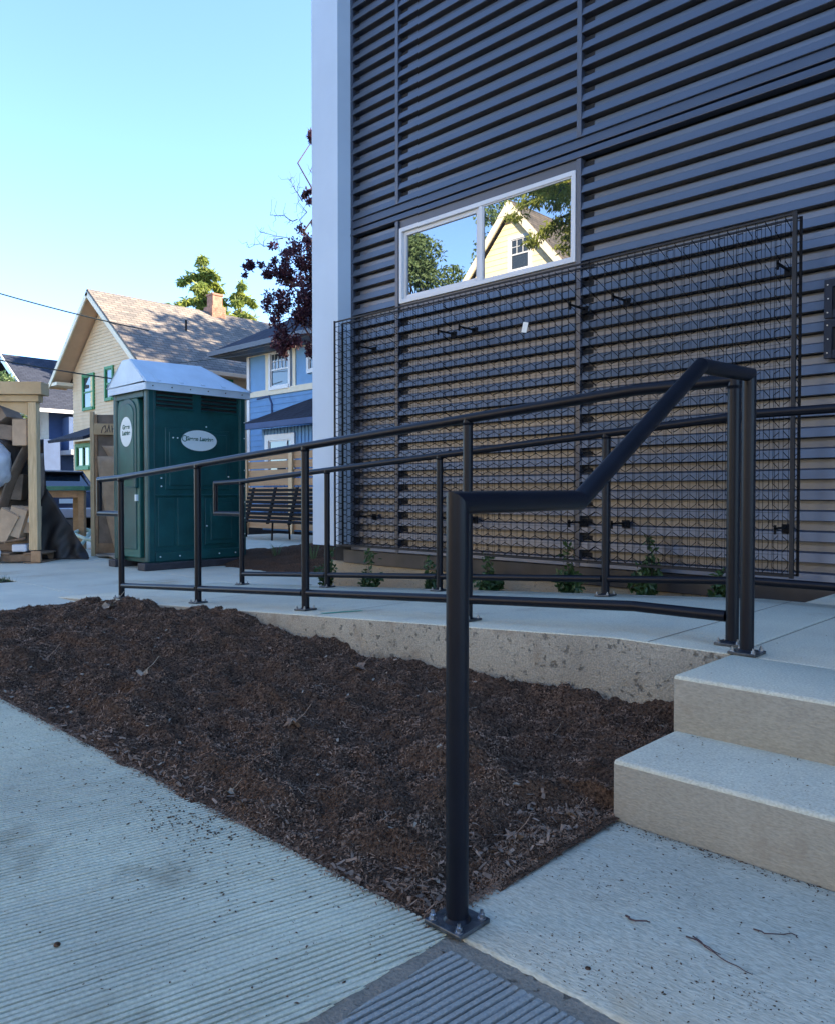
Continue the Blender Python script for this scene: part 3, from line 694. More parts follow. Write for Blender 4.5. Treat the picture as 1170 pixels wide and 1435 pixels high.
slope_slab(m, [(nx0-.6, 13.22, naz+.20-s_*(nax-nx0+.6)), (nx0-.6, 13.29, naz+.20-s_*(nax-nx0+.6)), (nax, 13.29, naz+.20), (nax, 13.22, naz+.20)], .24); m.build('rake_board', 'vinyl_white', nh)
MB().box((nx1+.58, 13.3, 4.60), (nx1+.72, 24, 4.76)).build('gutter', 'vinyl_white', nh)
MB().tube([(-38.6, 15.2, 6.2), (-38.6, 15.2, 6.95)], .05, 8).build('vent_pipe', 'vinyl_white', nr)
house_window(nh, (-38.4, 13.97, 4.5), 'x', .75, 1.5, 'vinyl_white', tw=.16)
MB().box((-37.6, 12.6, -.1), (-35.6, 14.0, 3.35)).build('porch_wall', 'house_navy', nh)
lap_wall('lap_siding', 'house_navy', nh, (-39.4, 12.6), (-35.6, 12.6), 0, 3.35, .15)
MB().box((-36.9, 14.6, 2.9), (-36.1, 16.2, 4.45)).build('bay', 'house_navy', nh)
for yy in (15.2, 15.85, 16.5): MB().box((-35.6, yy-.09, 0), (-35.42, yy+.09, 2.85)).build('porch_post', 'vinyl_white', nh)
MB().box((-36.85, 14.4, 2.72), (-35.4, 17.5, 2.92)).build('porch_beam', 'vinyl_white', nh)
MB().box((-36.84, 15.3, 0), (-36.78, 16.2, 2.2)).build('door', 'car_black', nh)

# ------------------------------------------------------------------ portable toilet
px0, px1, py0, py1 = -9.76, -8.84, 4.50, 5.89
pt = thing('portable_toilet', 'dark green portable toilet with translucent white roof on the path', 'portable toilet', (-9.45, 5.15, 0))
for y in (py0-.02, py1-.20): pass
m = MB(); m.box((px0-.03, py0-.06, 0), (px0+.16, py1+.08, .09)); m.box((px1-.16, py0-.06, 0), (px1+.03, py1+.08, .09)); m.build('skid', 'potty_skid', pt, bevel=.01)
MB().box((px0+.03, py0+.10, .075), (px1-.03, py1-.03, 2.25)).build('body', 'potty_green', pt, bevel=.01)
for cx, cy in ((px0, py0), (px1-.10, py0), (px0, py1-.10), (px1-.10, py1-.10)):
    m = MB(); m.box((cx, cy, .09), (cx+.10, cy+.10, 2.25)); pl = m.build('corner_post', 'potty_green', pt, bevel=.022)
# side facing the ramp: frame ribs, raised panels, vent louvres, rivets
xf = px1 - .03
def side_panel(y0, y1, z0, z1, out, name='side_panel', mat='potty_green'):
    return MB().box((xf-.01, y0, z0), (xf+out, y1, z1)).build(name, mat, pt, bevel=.009)
side_panel(py0+.10, py1-.10, .10, .22, .022, 'base_band')
side_panel(py0+.24, py1-.24, .98, 1.74, .012); side_panel(py0+.29, py1-.29, 1.03, 1.69, .020)
side_panel(py0+.14, py0+.36, .28, .88, .012); side_panel(py0+.40, py0+.72, .28, .88, .012); side_panel(py0+.78, py1-.14, .28, .88, .012); side_panel(py0+.86, py1-.22, .34, .82, .019)
side_panel(py0+.10, py1-.10, .90, .925, .020, 'mid_band')
side_panel(py0+.71, py0+.77, .22, .90, .02, 'rib')
for a, b in ((py0+.13, py0+.62), (py0+.74, py1-.13)):
    m = MB(); m.box((xf-.02, a, 1.97), (xf+.002, b, 2.17)); v = m.build('vent', 'black_gap', pt)
    for k in range(4): MB().box((xf-.008, a, 1.975+k*.05), (xf+.024, b, 1.987+k*.05), rot=(0, .5, 0)).build('louvre', 'potty_green', v)
for (yy, zz) in ((.16, .16), (.42, .16), (.70, .16), (.98, .16), (1.22, .16), (.18, 1.12), (.18, 1.02), (.66, 1.15), (.66, 1.04), (1.12, 1.15), (.34, 1.62), (.40, 1.62), (.80, .52), (.80, 1.78)):
    MB().tube([(xf+.018, py0+yy, zz), (xf+.030, py0+yy, zz)], .009, 8).build('rivet', 'decal_white', pt)
for k in range(8): MB().tube([(px1-.012, py1-.03, .4+k*.21), (px1+.004, py1-.03, .4+k*.21)], .008, 8).build('rivet', 'decal_white', pt)
# door with arched top facing the walk
DX0, DX1, DY = px0+.10, px1-.24, py0+.07
def arch(x0, x1, z0, z1, y, t, n=14):
    r = (x1-x0)/2; c = (x0+x1)/2; zc = z1 - r*.75
    pts = [(x0, y, z0), (x1, y, z0)] + [(c + r*math.cos(math.pi*k/n), y, zc + r*.75*math.sin(math.pi*k/n)) for k in range(n+1)]
    return MB().prism([pts[0]] + [pts[1]] + pts[2:], (0, t, 0))
d = arch(DX0, DX1, .14, 2.20, DY-.055, .07).build('door', 'potty_green_light', pt, bevel=.012)
arch(DX0+.06, DX1-.06, 1.10, 2.11, DY-.068, .02).build('door_panel', 'potty_green', d, bevel=.008)
arch(DX0+.11, DX1-.11, 1.15, 2.05, DY-.078, .02).build('door_panel', 'potty_green_light', d, bevel=.008)
MB().box((DX0+.07, DY-.068, .24), (DX1-.07, DY-.05, 1.02)).build('door_panel', 'potty_green', d, bevel=.008)
MB().box((DX1-.09, DY-.10, 1.0), (DX1-.02, DY-.05, 1.14)).build('latch', 'potty_green', d, bevel=.012)
MB().box((DX1-.07, DY-.085, .84), (DX1-.03, DY-.055, .92)).build('latch_plate', 'decal_white', d)
MB().box((DX1+.02, DY-.01, .14), (DX1+.11, DY+.05, 2.08)).build('jamb_gap', 'black_gap', pt)  # black strip puts in the recess shade between door and corner post
m = MB(); m.box((px0+.10, py0, 2.10), (px1-.10, py0+.06, 2.25)); m.build('front_header', 'potty_green', pt, bevel=.01)
cxm = (px0+px1)/2
m = MB(); m.prism([(px0+.02, py0+.03, 2.24), (px1-.02, py0+.03, 2.24), (cxm, py0+.03, 2.56)], (0, .05, 0)); m.build('front_gable', 'potty_green', pt)
# moulded roof: gable at the door, hip at the back
m = MB(); o_ = .045; zE, zR = 2.275, 2.605; yb = py1 - .45
A = [(px0-o_, py0-o_, zE), (px1+o_, py0-o_, zE), (px1+o_, py1+o_, zE), (px0-o_, py1+o_, zE)]
Rg = [(cxm-.10, py0-o_, zR-.02), (cxm+.10, py0-o_, zR-.02), (cxm+.10, yb, zR), (cxm-.10, yb, zR)]
low = [(x, y, z-.10) for x, y, z in A]
m.add(A + Rg + low, [(0,4,7,3), (1,2,6,5), (4,5,6,7), (2,3,7,6), (8,9,1,0)[::-1], (9,10,2,1)[::-1], (10,11,3,2)[::-1], (11,8,0,3)[::-1], (0,1,5,4)])
rf = m.build('roof', 'potty_roof', pt, bevel=.015)
for k in range(4):
    y = py0 + .12 + k*.30
    m = MB(); m.prism([(px1+o_-.02, y, zE+.014), (px1+o_-.02, y+.05, zE+.014), (cxm+.16, y+.05, zR-.075), (cxm+.16, y, zR-.075)], (0, 0, .012)); m.build('roof_rib', 'potty_roof', rf)
for k in range(6): MB().tube([(px1+o_-.002, py0+.05+k*.25, zE-.05), (px1+o_+.008, py0+.05+k*.25, zE-.05)], .008, 8).build('rivet', 'plate_metal', rf)
# oval decals with lettering
def oval(c, rx, rz, axis, name, parent, mat, off):
    n = 40; pts = []
    for k in range(n):
        a = 2*math.pi*k/n
        pts.append((c[0]+off, c[1]+rx*math.cos(a), c[2]+rz*math.sin(a)) if axis == 'x' else (c[0]+rx*math.cos(a), c[1]-off, c[2]+rz*math.sin(a)))
    return MB().prism(pts, (.003, 0, 0) if axis == 'x' else (0, -.003, 0)).build(name, mat, parent)
yc, zc = py0 + .70, 1.60
ov = oval((xf+.020, yc, zc), .25, .130, 'x', 'decal', pt, 'decal_white', .001)
MX = Matrix.Translation((xf+.0258, yc, zc+.018)) @ Matrix.Rotation(R(90), 4, 'Z') @ Matrix.Rotation(R(90), 4, 'X')
textmesh('Green Latrine', .068, 'lettering', 'decal_green', MX, ov, .0022, .15)
m = MB(); m.tube([(xf+.0262, yc-.205+.034*math.cos(a*.5), zc+.020+.036*math.sin(a*.5)) for a in range(13)], .005, 6); m.build('emblem_ring', 'decal_green', ov)
ov2 = oval(((DX0+DX1)/2, DY-.078, 1.70), .155, .185, 'y', 'decal', d, 'decal_white', .001)
MX3 = Matrix.Translation(((DX0+DX1)/2, DY-.0835, 1.72)) @ Matrix.Rotation(R(90), 4, 'X')
textmesh('Green\nLatrine', .075, 'lettering', 'decal_green', MX3, d, .003, .2)

# ------------------------------------------------------------------ lumber frame with packing waste
lf = thing('lumber_shelter', 'open shelter frame of new lumber on a pallet, filled with packing waste', 'wood frame', (-11.6, 3.2, 0))
ux = Vector((.70, .714, 0)).normalized()             # direction of the visible front beam, left to right
def along(t, d=0., z=0.):                            # t metres left of the right-hand post, d metres behind
    return Vector((-10.98, 3.95, z)) - ux*t + Vector((-ux.y, ux.x, 0))*d
def obox(m, t0, t1, d0, d1, z0, z1):
    cs = [along(t, d, z) for z in (z0, z1) for (t, d) in ((t0,d0),(t1,d0),(t1,d1),(t0,d1))]
    m.add(cs, [(0,1,2,3),(7,6,5,4),(0,4,5,1),(1,5,6,2),(2,6,7,3),(3,7,4,0)]); return m
def op(name, mat, parent, *a, bevel=.006):
    m = obox(MB(), *a); o = m.build(name, mat, parent, bevel=bevel)
    bm = bmesh.new(); bm.from_mesh(o.data); bmesh.ops.recalc_face_normals(bm, faces=bm.faces); bm.to_mesh(o.data); bm.free(); return o
op('post', 'wood_post', lf, -.06, .055, 0, .115, .17, 2.16)
op('post', 'wood_post', lf, 1.9, 2.04, 0, .14, .17, 2.16)
op('post', 'wood_post', lf, .90, 1.02, 1.3, 1.42, .17, 2.16); op('post', 'wood_post', lf, 2.2, 2.32, 1.3, 1.42, .17, 2.16)
op('beam', 'wood_new', lf, -.10, 2.2, -.02, .12, 2.162, 2.25); op('beam', 'wood_new', lf, -.16, 2.3, -.07, .17, 2.252, 2.42)
op('beam', 'wood_new', lf, .85, 2.4, 1.29, 1.43, 2.162, 2.25)
m = MB(); a, b = along(.07, .05, 2.10), along(.62, .05, 2.16); m.prism([along(.07, .03, 1.98), along(.07, .03, 2.16), along(.75, .03, 2.16), along(.55, .03, 2.16)], along(0, .09)-along(0, 0)); m.build('knee_brace', 'wood_new', lf)
pa = thing('shipping_pallet', 'weathered wooden pallet under the lumber frame', 'pallet', along(.9, .5, 0))
for d0 in (-.05, .45, .95): op('stringer', 'pallet_wood', pa, -.12, 2.1, d0, d0+.05, .022, .115)
for t0 in (-.12, .28, .68, 1.08, 1.48, 1.88): op('deck_board', 'pallet_wood', pa, t0, t0+.22, -.07, 1.02, .117, .14)
for t0 in (-.12, .9, 1.88): op('deck_board', 'pallet_wood', pa, t0, t0+.22, -.07, 1.02, 0, .02)
op('block', 'wood_brown', pa, -.13, .0, -.075, -.052, .02, .165)
def carton(label, t, d, z, w, dp, h, rz=0., tilt=(0, 0), mat='cardboard', sticker=None, group='cartons stacked inside the lumber frame'):
    c = along(t, d, z); o = thing('cardboard_box', label, 'box', c, group)
    q = Euler((tilt[0], tilt[1], math.atan2(ux.y, ux.x) + rz)).to_matrix()
    def put(m, name, mt, par, **k):
        m.v = [c + q @ v for v in m.v]; return m.build(name, mt, par, **k)
    b = put(MB().box((-w/2, -dp/2, 0), (w/2, dp/2, h)), 'carton', mat, o, bevel=.006)
    put(MB().box((-w/2+.01, -.022, h), (w/2-.01, .022, h+.002)), 'tape', 'cardboard_dark', o)
    put(MB().box((-w/2, -dp/2-.004, h*.97), (w/2, -dp/2, h*.985)), 'flap_seam', 'cardboard_dark', o)
    if sticker:
        put(MB().box((sticker, -dp/2-.003, h*.40), (sticker+.09, -dp/2, h*.72)), 'shipping_label', 'decal_white', o)
    return o
carton('upright box with white label, wedged high beside the lumber post', .20, .22, 1.58, .19, .3, .36, sticker=.0)
carton('open tan box lying above the white plastic bag', .42, .3, 1.66, .34, .35, .20, .2, (0, .12), 'cardboard_dark')
carton('tilted box topmost under the lumber beam', .47, .28, 1.88, .32, .35, .24, -.2, (0, -.6), 'cardboard_dark')
carton('box with white label at the foot of the lumber post', .16, .25, .40, .20, .3, .36, .05, (0, .04), sticker=.03)
carton('leaning tan box in the low stack, beside the labelled one', .30, .16, .36, .22, .3, .40, 0, (0, .30))
carton('tan box leaning outermost in the low stack on the pallet', .48, .13, .32, .26, .3, .42, 0, (0, .48))
carton('dark box behind the plastic bag in the lumber frame', .55, .5, .86, .40, .4, .36, .2, (0, .1), 'cardboard_dark')
carton('dark box lying on the pallet behind the others', .55, .55, .145, .9, .45, .28, 0, (0, 0), 'cardboard_dark')
# sheets, bag, foil packet
def sheet(name, mat, parent, fn, nu=16, nv=16, th=.006, base=None):
    vs = [fn(i/nu, j/nv) for j in range(nv+1) for i in range(nu+1)]; k = len(vs)
    fs = [(j*(nu+1)+i, j*(nu+1)+i+1, (j+1)*(nu+1)+i+1, (j+1)*(nu+1)+i) for j in range(nv) for i in range(nu)]
    m = MB().add(vs, fs); o = m.build(name, mat, parent, smooth=True, base=base)
    md = o.modifiers.new('thickness', 'SOLIDIFY'); md.thickness = th; md.offset = 0
    return o
c0 = along(.3, .3, .15)
tag(sheet('cardboard_sheet', 'cardboard_dark', None, lambda u, v: along(.56 - .44*v + .06*math.sin(v*3), .04 + .25*u + .1*v, .42 + 1.22*v - .05*u) + Vector((0, 0, .05*math.sin(v*2.5))), 6, 14, .012, base=c0),
    'long bent cardboard sheet leaning diagonally inside the lumber frame', 'cardboard')
tag(sheet('cardboard_sheet', 'cardboard_dark', None, lambda u, v: along(.14 + .02*math.sin(v*7) - .05*v*v, .17 + .4*u, .15 + 1.35*v), 6, 14, .012, base=c0),
    'narrow upright cardboard sheet pressed against the lumber post', 'cardboard')
tag(sheet('liner_sheet', 'tarp', None, lambda u, v: along(.1 + .95*u, .62 + .06*math.sin(u*9) + .05*math.sin(v*5), .15 + 1.55*v), 14, 14, .006, base=c0), 'black plastic liner hanging at the back of the lumber frame', 'plastic sheet')
rng = random.Random(3); bc = along(.60, .08, 1.30); bag = bpy.data.meshes.new('plastic_bag'); bm = bmesh.new(); bmesh.ops.create_icosphere(bm, subdivisions=4, radius=1)
for v in bm.verts:
    p = v.co.copy(); k = 1 + .16*noise.noise(p*2.1) + .07*noise.noise(p*5.5) + .03*noise.noise(p*12); v.co = Vector((p.x*.30*k, p.y*.26*k, p.z*.36*k + .02))
    if v.co.z > .18: v.co.x *= .9; v.co.y *= .9
for f in bm.faces: f.smooth = True
bm.to_mesh(bag); bm.free(); bag.materials.append(MATS['bag_plastic']); tag(link('plastic_bag', bag, None, bc), 'bulging white plastic bag sagging out of the lumber frame', 'bag')
tag(obox(MB(), .10, .30, .02, .3, .145, .25).build('foam_block', 'bag_plastic', None, base=along(.3, .1, .145), bevel=.02), 'pale grey foam block on the pallet edge by the post', 'foam block')
tag(sheet('foil_packet', 'bag_plastic', None, lambda u, v: along(.38 + .12*u + .04*v, -.085 - .01*math.sin(u*8), .16 - .20*v + .03*math.sin(u*7)), 8, 8, .003, base=along(.8, -.08, .1)), 'crumpled silver packet caught on the pallet front', 'packet')
tag(MB().tube([along(1.1, -.02, .16), along(.1, .0, .33)], .018, 8).build('lumber_offcut', 'pallet_wood', None, base=along(.6, 0, .145)), 'thin grey stick propped across the pallet', 'stick')
# black tarp spilling to the ground
def tarp_fn(u, v):
    a = Vector((-11.32, 4.30, .98)).lerp(Vector((-11.75, 4.62, .60)), u)
    b = Vector((-11.35, 4.15, .012)).lerp(Vector((-10.92, 4.64, .012)), 1-u)
    c = Vector((-10.90, 4.66, .015)).lerp(Vector((-12.2, 5.1, .02)), u)
    lo = Vector((-11.45, 4.10, .015)).lerp(Vector((-10.92, 4.66, .012)), v)
    hi = Vector((-11.30, 4.26, 1.0)).lerp(Vector((-10.98, 4.70, .06)), v ** .8)
    q = lo.lerp(hi, u) + Vector((.10, .10, 0)) * math.sin(u*math.pi) * -.6 * (1-v)
    f = .035*math.sin(v*16 + u*3) + .02*math.sin(v*31 - u*5)
    sag = Vector((-.25, .25, .0)) * 0
    return q + Vector((.6, -.6, .15)) * f * (.3 + u*(1-u)*2) + sag
tag(sheet('black_tarp', 'tarp', None, tarp_fn, 22, 30, .006, base=(-11.2, 4.4, 0)), 'black tarp slumped from the lumber post onto the path', 'tarp')
# flat cardboard on the ground, between lumber frame and toilet
fc = thing('flattened_carton', 'flattened brown carton lying on the path beside the toilet', 'cardboard', (-11.3, 5.5, 0))
sheet('flap', 'cardboard_flat', fc, lambda u, v: Vector((-10.62, 4.93, .012)).lerp(Vector((-11.35, 4.95, .02)), u).lerp(Vector((-10.55, 6.0, .02)).lerp(Vector((-12.2, 5.75, .05)), u), v) + Vector((0, 0, .03*math.sin(u*4+v*3)**2)), 10, 10, .006)
sheet('flap', 'cardboard_flat', fc, lambda u, v: Vector((-10.7, 5.35, .03)).lerp(Vector((-12.3, 5.25, .05)), u).lerp(Vector((-10.9, 6.5, .16)).lerp(Vector((-13.4, 6.3, .14)), u), v) + Vector((0, 0, .02*math.sin(u*7))), 10, 10, .006)
# crate side stood on end beside the toilet
cp = thing('crate_panel', 'tall wooden crate side with lettered plank and torn cardboard, by the toilet', 'crate', (-11.2, 5.1, 0))
cd = Vector((.60, .80, 0)).normalized(); cn = Vector((cd.y, -cd.x, 0)); c0 = Vector((-11.47, 4.95, 0))
def cbox(name, mat, a0, a1, n0, n1, z0, z1, parent=None):
    cs = [c0 + cd*a + cn*n + Vector((0,0,z)) for z in (z0, z1) for (a, n) in ((a0,n0),(a1,n0),(a1,n1),(a0,n1))]
    m = MB().add(cs, [(3,2,1,0),(4,5,6,7),(0,1,5,4),(1,2,6,5),(2,3,7,6),(3,0,4,7)]); o = m.build(name, mat, parent or cp, bevel=.004)
    bm = bmesh.new(); bm.from_mesh(o.data); bmesh.ops.recalc_face_normals(bm, faces=bm.faces); bm.to_mesh(o.data); bm.free(); return o
cbox('stile', 'wood_post', 0, .055, -.03, .04, .01, 2.14); cbox('stile', 'wood_brown', .056, .10, -.03, .02, .01, 2.10)
cbox('stile', 'wood_post', .95, 1.0, -.03, .04, .01, 2.12)
cbox('backing_board', 'cardboard_dark', .10, .95, -.02, -.01, .05, 2.10)
pk = cbox('plank', 'wood_new', .058, .94, .02, .042, 1.80, 1.965)
cbox('plank', 'wood_brown', .058, .94, -.008, .012, .05, .20)
sheet('torn_cardboard', 'cardboard', cp, lambda u, v: c0 + cd*(.11 + .5*u + .25*u*(1-v)*0 + (.22*(1-v)**1.6)*(1-u)) + cn*(.03 + .05*v) + Vector((0, 0, .12 + 1.36*v)), 8, 14, .006)
sheet('torn_cardboard', 'cardboard', cp, lambda u, v: c0 + cd*(.16 + .5*u + .14*(1-v)*(1-u)) + cn*(.012 + .01*u) + Vector((0, 0, 1.40 + .24*v)), 6, 6, .006)
# handwritten marks on the plank
def stroke(pts, par):
    P = [c0 + cd*a + cn*.0445 + Vector((0, 0, 1.815 + z)) for a, z in pts]
    MB().tube(P, .0055, 5).build('handwriting', 'ink', par)
for pts in ([(.16,.01),(.18,.09),(.215,.12),(.23,.05),(.21,.01)], [(.24,.02),(.27,.12),(.285,.02)], [(.31,.12),(.315,.02)], [(.31,.07),(.36,.075)], [(.36,.125),(.355,.02)], [(.45,.11),(.41,.10),(.40,.05),(.43,.02),(.48,.03)]): stroke(pts, pk)
# work table and the things around it
wt = thing('work_table', 'rough timber work table with a green top behind the black tarp', 'table', (-13.4, 5.5, 0))
tdv = Vector((.72, .69, 0)).normalized(); tn = Vector((-tdv.y, tdv.x, 0)); t0 = Vector((-13.75, 4.85, 0))
def tbox(name, mat, a0, a1, n0, n1, z0, z1):
    cs = [t0 + tdv*a + tn*n + Vector((0,0,z)) for z in (z0, z1) for (a, n) in ((a0,n0),(a1,n0),(a1,n1),(a0,n1))]
    m = MB().add(cs, [(3,2,1,0),(4,5,6,7),(0,1,5,4),(1,2,6,5),(2,3,7,6),(3,0,4,7)]); return m.build(name, mat, wt, bevel=.004)
tbox('top', 'green_plastic', .02, 1.02, -.1, .62, .99, 1.06); tbox('apron', 'wood_brown', .0, .86, 0, .04, .87, .985)
for a, n in ((.86, 0), (.55, .5), (.0, 0), (.02, .5)): tbox('leg', 'wood_fence', a, a+.10, n, n+.09, 0, .985)
tag(MB().tube([(-12.9, 5.35, .03), (-13.2, 5.7, .30), (-13.3, 5.6, .34), (-13.0, 5.3, .28), (-12.6, 5.35, .20), (-12.2, 5.6, .12)], .03, 8).build('garden_hose', 'hose', None, smooth=True, base=(-13, 5.4, 0)), 'pale green hose piled on the ground by the work table', 'hose')
cl = along(0,0,0)
tag(sheet('plastic_wrap', 'bag_plastic', None, lambda u, v: Vector((-13.35 + .22*u + .05*math.sin(v*11), 6.05 + .14*math.sin(u*7+v*5) + .2*u, .25 + 1.15*v)) , 10, 16, .004, base=(-13.2, 6.1, 0)), 'crumpled clear plastic wrap hanging beside the work table', 'plastic wrap')

# ------------------------------------------------------------------ parked car, seen from behind
car = thing('parked_car', 'dark blue hatchback parked beyond the work table, rear facing us', 'car', (-23.6, 8.6, -.06))
def car_section(x, w, zs):                          # half-outline from sill to roof, mirrored
    return [Vector((x, 8.6 + s*ww*w, z)) for s, ww, z in zs]
stations = [ # x (rear +), sill, belt, roof heights and half-widths
    (-21.52, [(0.30, .70), (0.62, .84), (0.95, .84), (1.00, .80)], None),
    (-21.60, [(0.28, .86), (0.60, .90), (1.00, .88), (1.08, .82)], 1.10),
    (-21.95, [(0.25, .90), (0.60, .92), (1.00, .90), (1.10, .82)], 1.52),
    (-22.30, [(0.25, .90), (0.60, .92), (1.00, .91), (1.10, .84)], 1.58),
    (-23.60, [(0.25, .90), (0.60, .92), (1.00, .91), (1.08, .84)], 1.60),
    (-24.60, [(0.25, .90), (0.60, .92), (0.98, .90), (1.04, .82)], 1.30),
    (-25.20, [(0.25, .90), (0.60, .91), (0.93, .88), (1.00, .78)], None),
    (-25.90, [(0.28, .84), (0.55, .86), (0.78, .82), (0.82, .72)], None)]
m = MB(); rings = []
for x, prof, roof in stations:
    half = [(w, z) for z, w in prof]
    ring = [Vector((x, 8.6 - w, z - .02)) for w, z in half] + [Vector((x, 8.6 + w, z - .02)) for w, z in reversed(half)]
    rings.append(ring)
vs = [v for r in rings for v in r]; n = len(rings[0]); fs = []
for i in range(len(rings)-1):
    for k in range(n): fs.append((i*n+k, i*n+(k+1) % n, (i+1)*n+(k+1) % n, (i+1)*n+k))
fs += [tuple(range(n))[::-1], tuple(range((len(rings)-1)*n, len(rings)*n))]
m.add(vs, fs); body = m.build('body', 'car_paint', car, smooth=True)
m = MB(); gl = [(-21.66, 1.06, .80, .80), (-22.05, 1.50, .80, .62), (-23.5, 1.56, .82, .64), (-24.75, 1.05, .80, .74)]
# cabin: belt outline to roof outline
belt = [(-21.62, .80), (-22.4, .84), (-23.6, .84), (-24.9, .78)]; rooft = [(-22.02, .62), (-22.6, .66), (-23.6, .66), (-24.1, .60)]
V = [Vector((x, 8.6+s*w, 1.06)) for s in (-1, 1) for x, w in belt] + [Vector((x, 8.6+s*w, 1.53)) for s in (-1, 1) for x, w in rooft]
F = [(0,1,9,8),(1,2,10,9),(2,3,11,10),(4,12,13,5),(5,13,14,6),(6,14,15,7),(0,8,12,4),(3,7,15,11)]
m = MB().add(V, F); m.build('cabin_glass', 'glass_car', car)
m = MB(); rv = [Vector((x+(.06 if i == 0 else 0), 8.6+s*(w+.03), z)) for z in (1.525, 1.60) for s in (-1, 1) for i, (x, w) in enumerate(rooft)]
rv = []
for z, sc in ((1.52, 1.05), (1.585, .98)):
    for x, w in rooft: rv.append(Vector((x, 8.6-w*sc, z)))
    for x, w in reversed(rooft): rv.append(Vector((x, 8.6+w*sc, z)))
m.add(rv, [tuple(range(8))[::-1], tuple(range(8, 16))] + [(k, (k+1) % 8, 8+(k+1) % 8, 8+k) for k in range(8)]); rf_ = m.build('roof', 'car_silver', car)
MB().box((-22.02, 8.6-.60, 1.50), (-21.78, 8.6+.60, 1.545)).build('spoiler', 'car_black', car, bevel=.015)
for s in (-1, 1):
    m = MB(); a, b = Vector((-21.60, 8.6+s*.80, 1.05)), Vector((-22.0, 8.6+s*.63, 1.55)); m.tube([a, b], .045, 8); m.build('pillar', 'car_paint', car)
    MB().box((-21.66, 8.6+s*.78-.08, .80), (-21.50, 8.6+s*.78+.08, 1.02)).build('tail_light', 'tail_red', car, bevel=.02)
    for x in (-22.35, -25.1):
        w_ = MB().tube([(x, 8.6+s*.75, .27), (x, 8.6+s*.935, .27)], .33, 24).build('wheel', 'car_black', car)
        MB().tube([(x, 8.6+s*.935, .27), (x, 8.6+s*.945, .27)], .20, 18).build('rim', 'car_silver', w_)
MB().box((-21.53, 8.6-.82, .28), (-21.44, 8.6+.82, .56)).build('bumper', 'car_silver', car, bevel=.03)
MB().box((-21.515, 8.6-.18, .68), (-21.495, 8.6+.18, .80)).build('licence_plate', 'decal_white', car)

# ------------------------------------------------------------------ slatted bench and cedar fence
bn = thing('slatted_bench', 'black slatted bench in front of the cedar fence', 'bench', (-13, 9.6, 0))
BX0, BX1, BY = -14.6, -11.3, 9.62
for k in range(8):
    z = .40 + k*.083; MB().box((BX0, BY + (z-.4)*.28, z), (BX1, BY + (z-.4)*.28 + .022, z+.060)).build('back_slat', 'car_black', bn)
for k in range(4): MB().box((BX0, BY - .48 + k*.115, .355), (BX1, BY - .39 + k*.115, .38)).build('seat_slat', 'car_black', bn)
for bi, x in enumerate((BX0+.1, BX0+.9, -12.95, -12.1, BX1-.12)):
    MB().prism([(x, BY-.02, .30), (x, BY+.03, .30), (x, BY+.24, 1.07), (x, BY+.20, 1.07)], (.06, 0, 0)).build('strut', 'car_black', bn)
    if bi % 2 == 0: MB().tube([(x+.03, BY-.42, 0), (x+.03, BY-.40, .354)], .02, 8).build('leg', 'car_black', bn); MB().tube([(x+.03, BY+.02, 0), (x+.03, BY, .354)], .02, 8).build('leg', 'car_black', bn)
fn = thing('cedar_fence', 'horizontal cedar slat fence behind the black bench', 'fence', (-13.5, 11.1, -.06))
for k in range(9):
    MB().box((-19.5, 11.08, .10 + k*.207), (-6.4, 11.10, .10 + k*.207 + .172 + rnd.uniform(-.006, .006))).build('slat', 'wood_fence', fn)
for x in (-18.6, -16.6, -14.75, -12.7, -10.7, -8.7): MB().box((x-.07, 11.02, -.06), (x+.07, 11.078, 1.94)).build('post', 'wood_post', fn)

# ------------------------------------------------------------------ overhead wires
def wire(label, a, b, sag, r=.014):
    a, b = Vector(a), Vector(b); P = [a.lerp(b, i/16) - Vector((0, 0, sag*4*(i/16)*(1-i/16))) for i in range(17)]
    tag(MB().tube(P, r, 5).build('overhead_wire', 'cable', None, base=a), label, 'wire', 'overhead service wires')
wire('upper service wire crossing the sky to the yellow gable', (-30.5, 4.2, 9.2), (-24.0, 12.3, 6.25), .25, .022)
wire('lower service wire running past the navy roof to the yellow house', (-30.5, 5.0, 6.3), (-25.0, 11.9, 4.7), .12, .022)
wire('thin wire strung across the upper storey of the blue house', (-22.5, 12.2, 5.0), (-14, 12.4, 4.75), .1, .012)

# ------------------------------------------------------------------ trees
rng = random.Random(11)
pt_ = thing('plum_tree', 'purple-leaved plum tree overhanging the blue house beside the white fin', 'tree', (-12.9, 11.2, 0))
mt, ml = MB(), MB()
tk = branch(mt, (-12.9, 11.2, 0), (-12.8, 11.0, 3.6), .17, .11, rng, 5, .04, 9)
cl = [((-13.45,10.55,4.55),.50,1), ((-13.85,10.35,4.75),.42,1), ((-14.05,10.2,5.05),.40,1), ((-13.6,10.6,5.15),.50,1), ((-13.2,10.8,5.3),.6,1), ((-13.95,10.35,5.62),.38,1), ((-13.55,10.55,5.75),.46,1),
      ((-14.25,10.05,5.78),.22,.8), ((-14.5,9.8,5.85),.15,.7), ((-13.9,10.4,6.05),.30,.9), ((-13.55,10.65,6.25),.36,1), ((-13.1,11.0,6.2),.7,1), ((-13.95,10.25,4.25),.22,.7), ((-14.0,10.2,4.05),.15,.6), ((-13.35,10.7,4.25),.32,.7),
      ((-13.66,10.74,7.45),.14,.7), ((-13.60,10.80,8.65),.14,.8), ((-12.3,11.2,5.6),1.0,1), ((-12.0,11.5,6.8),.9,1), ((-11.8,11.0,4.9),.7,1), ((-12.9,11.6,7.6),.5,.8)]
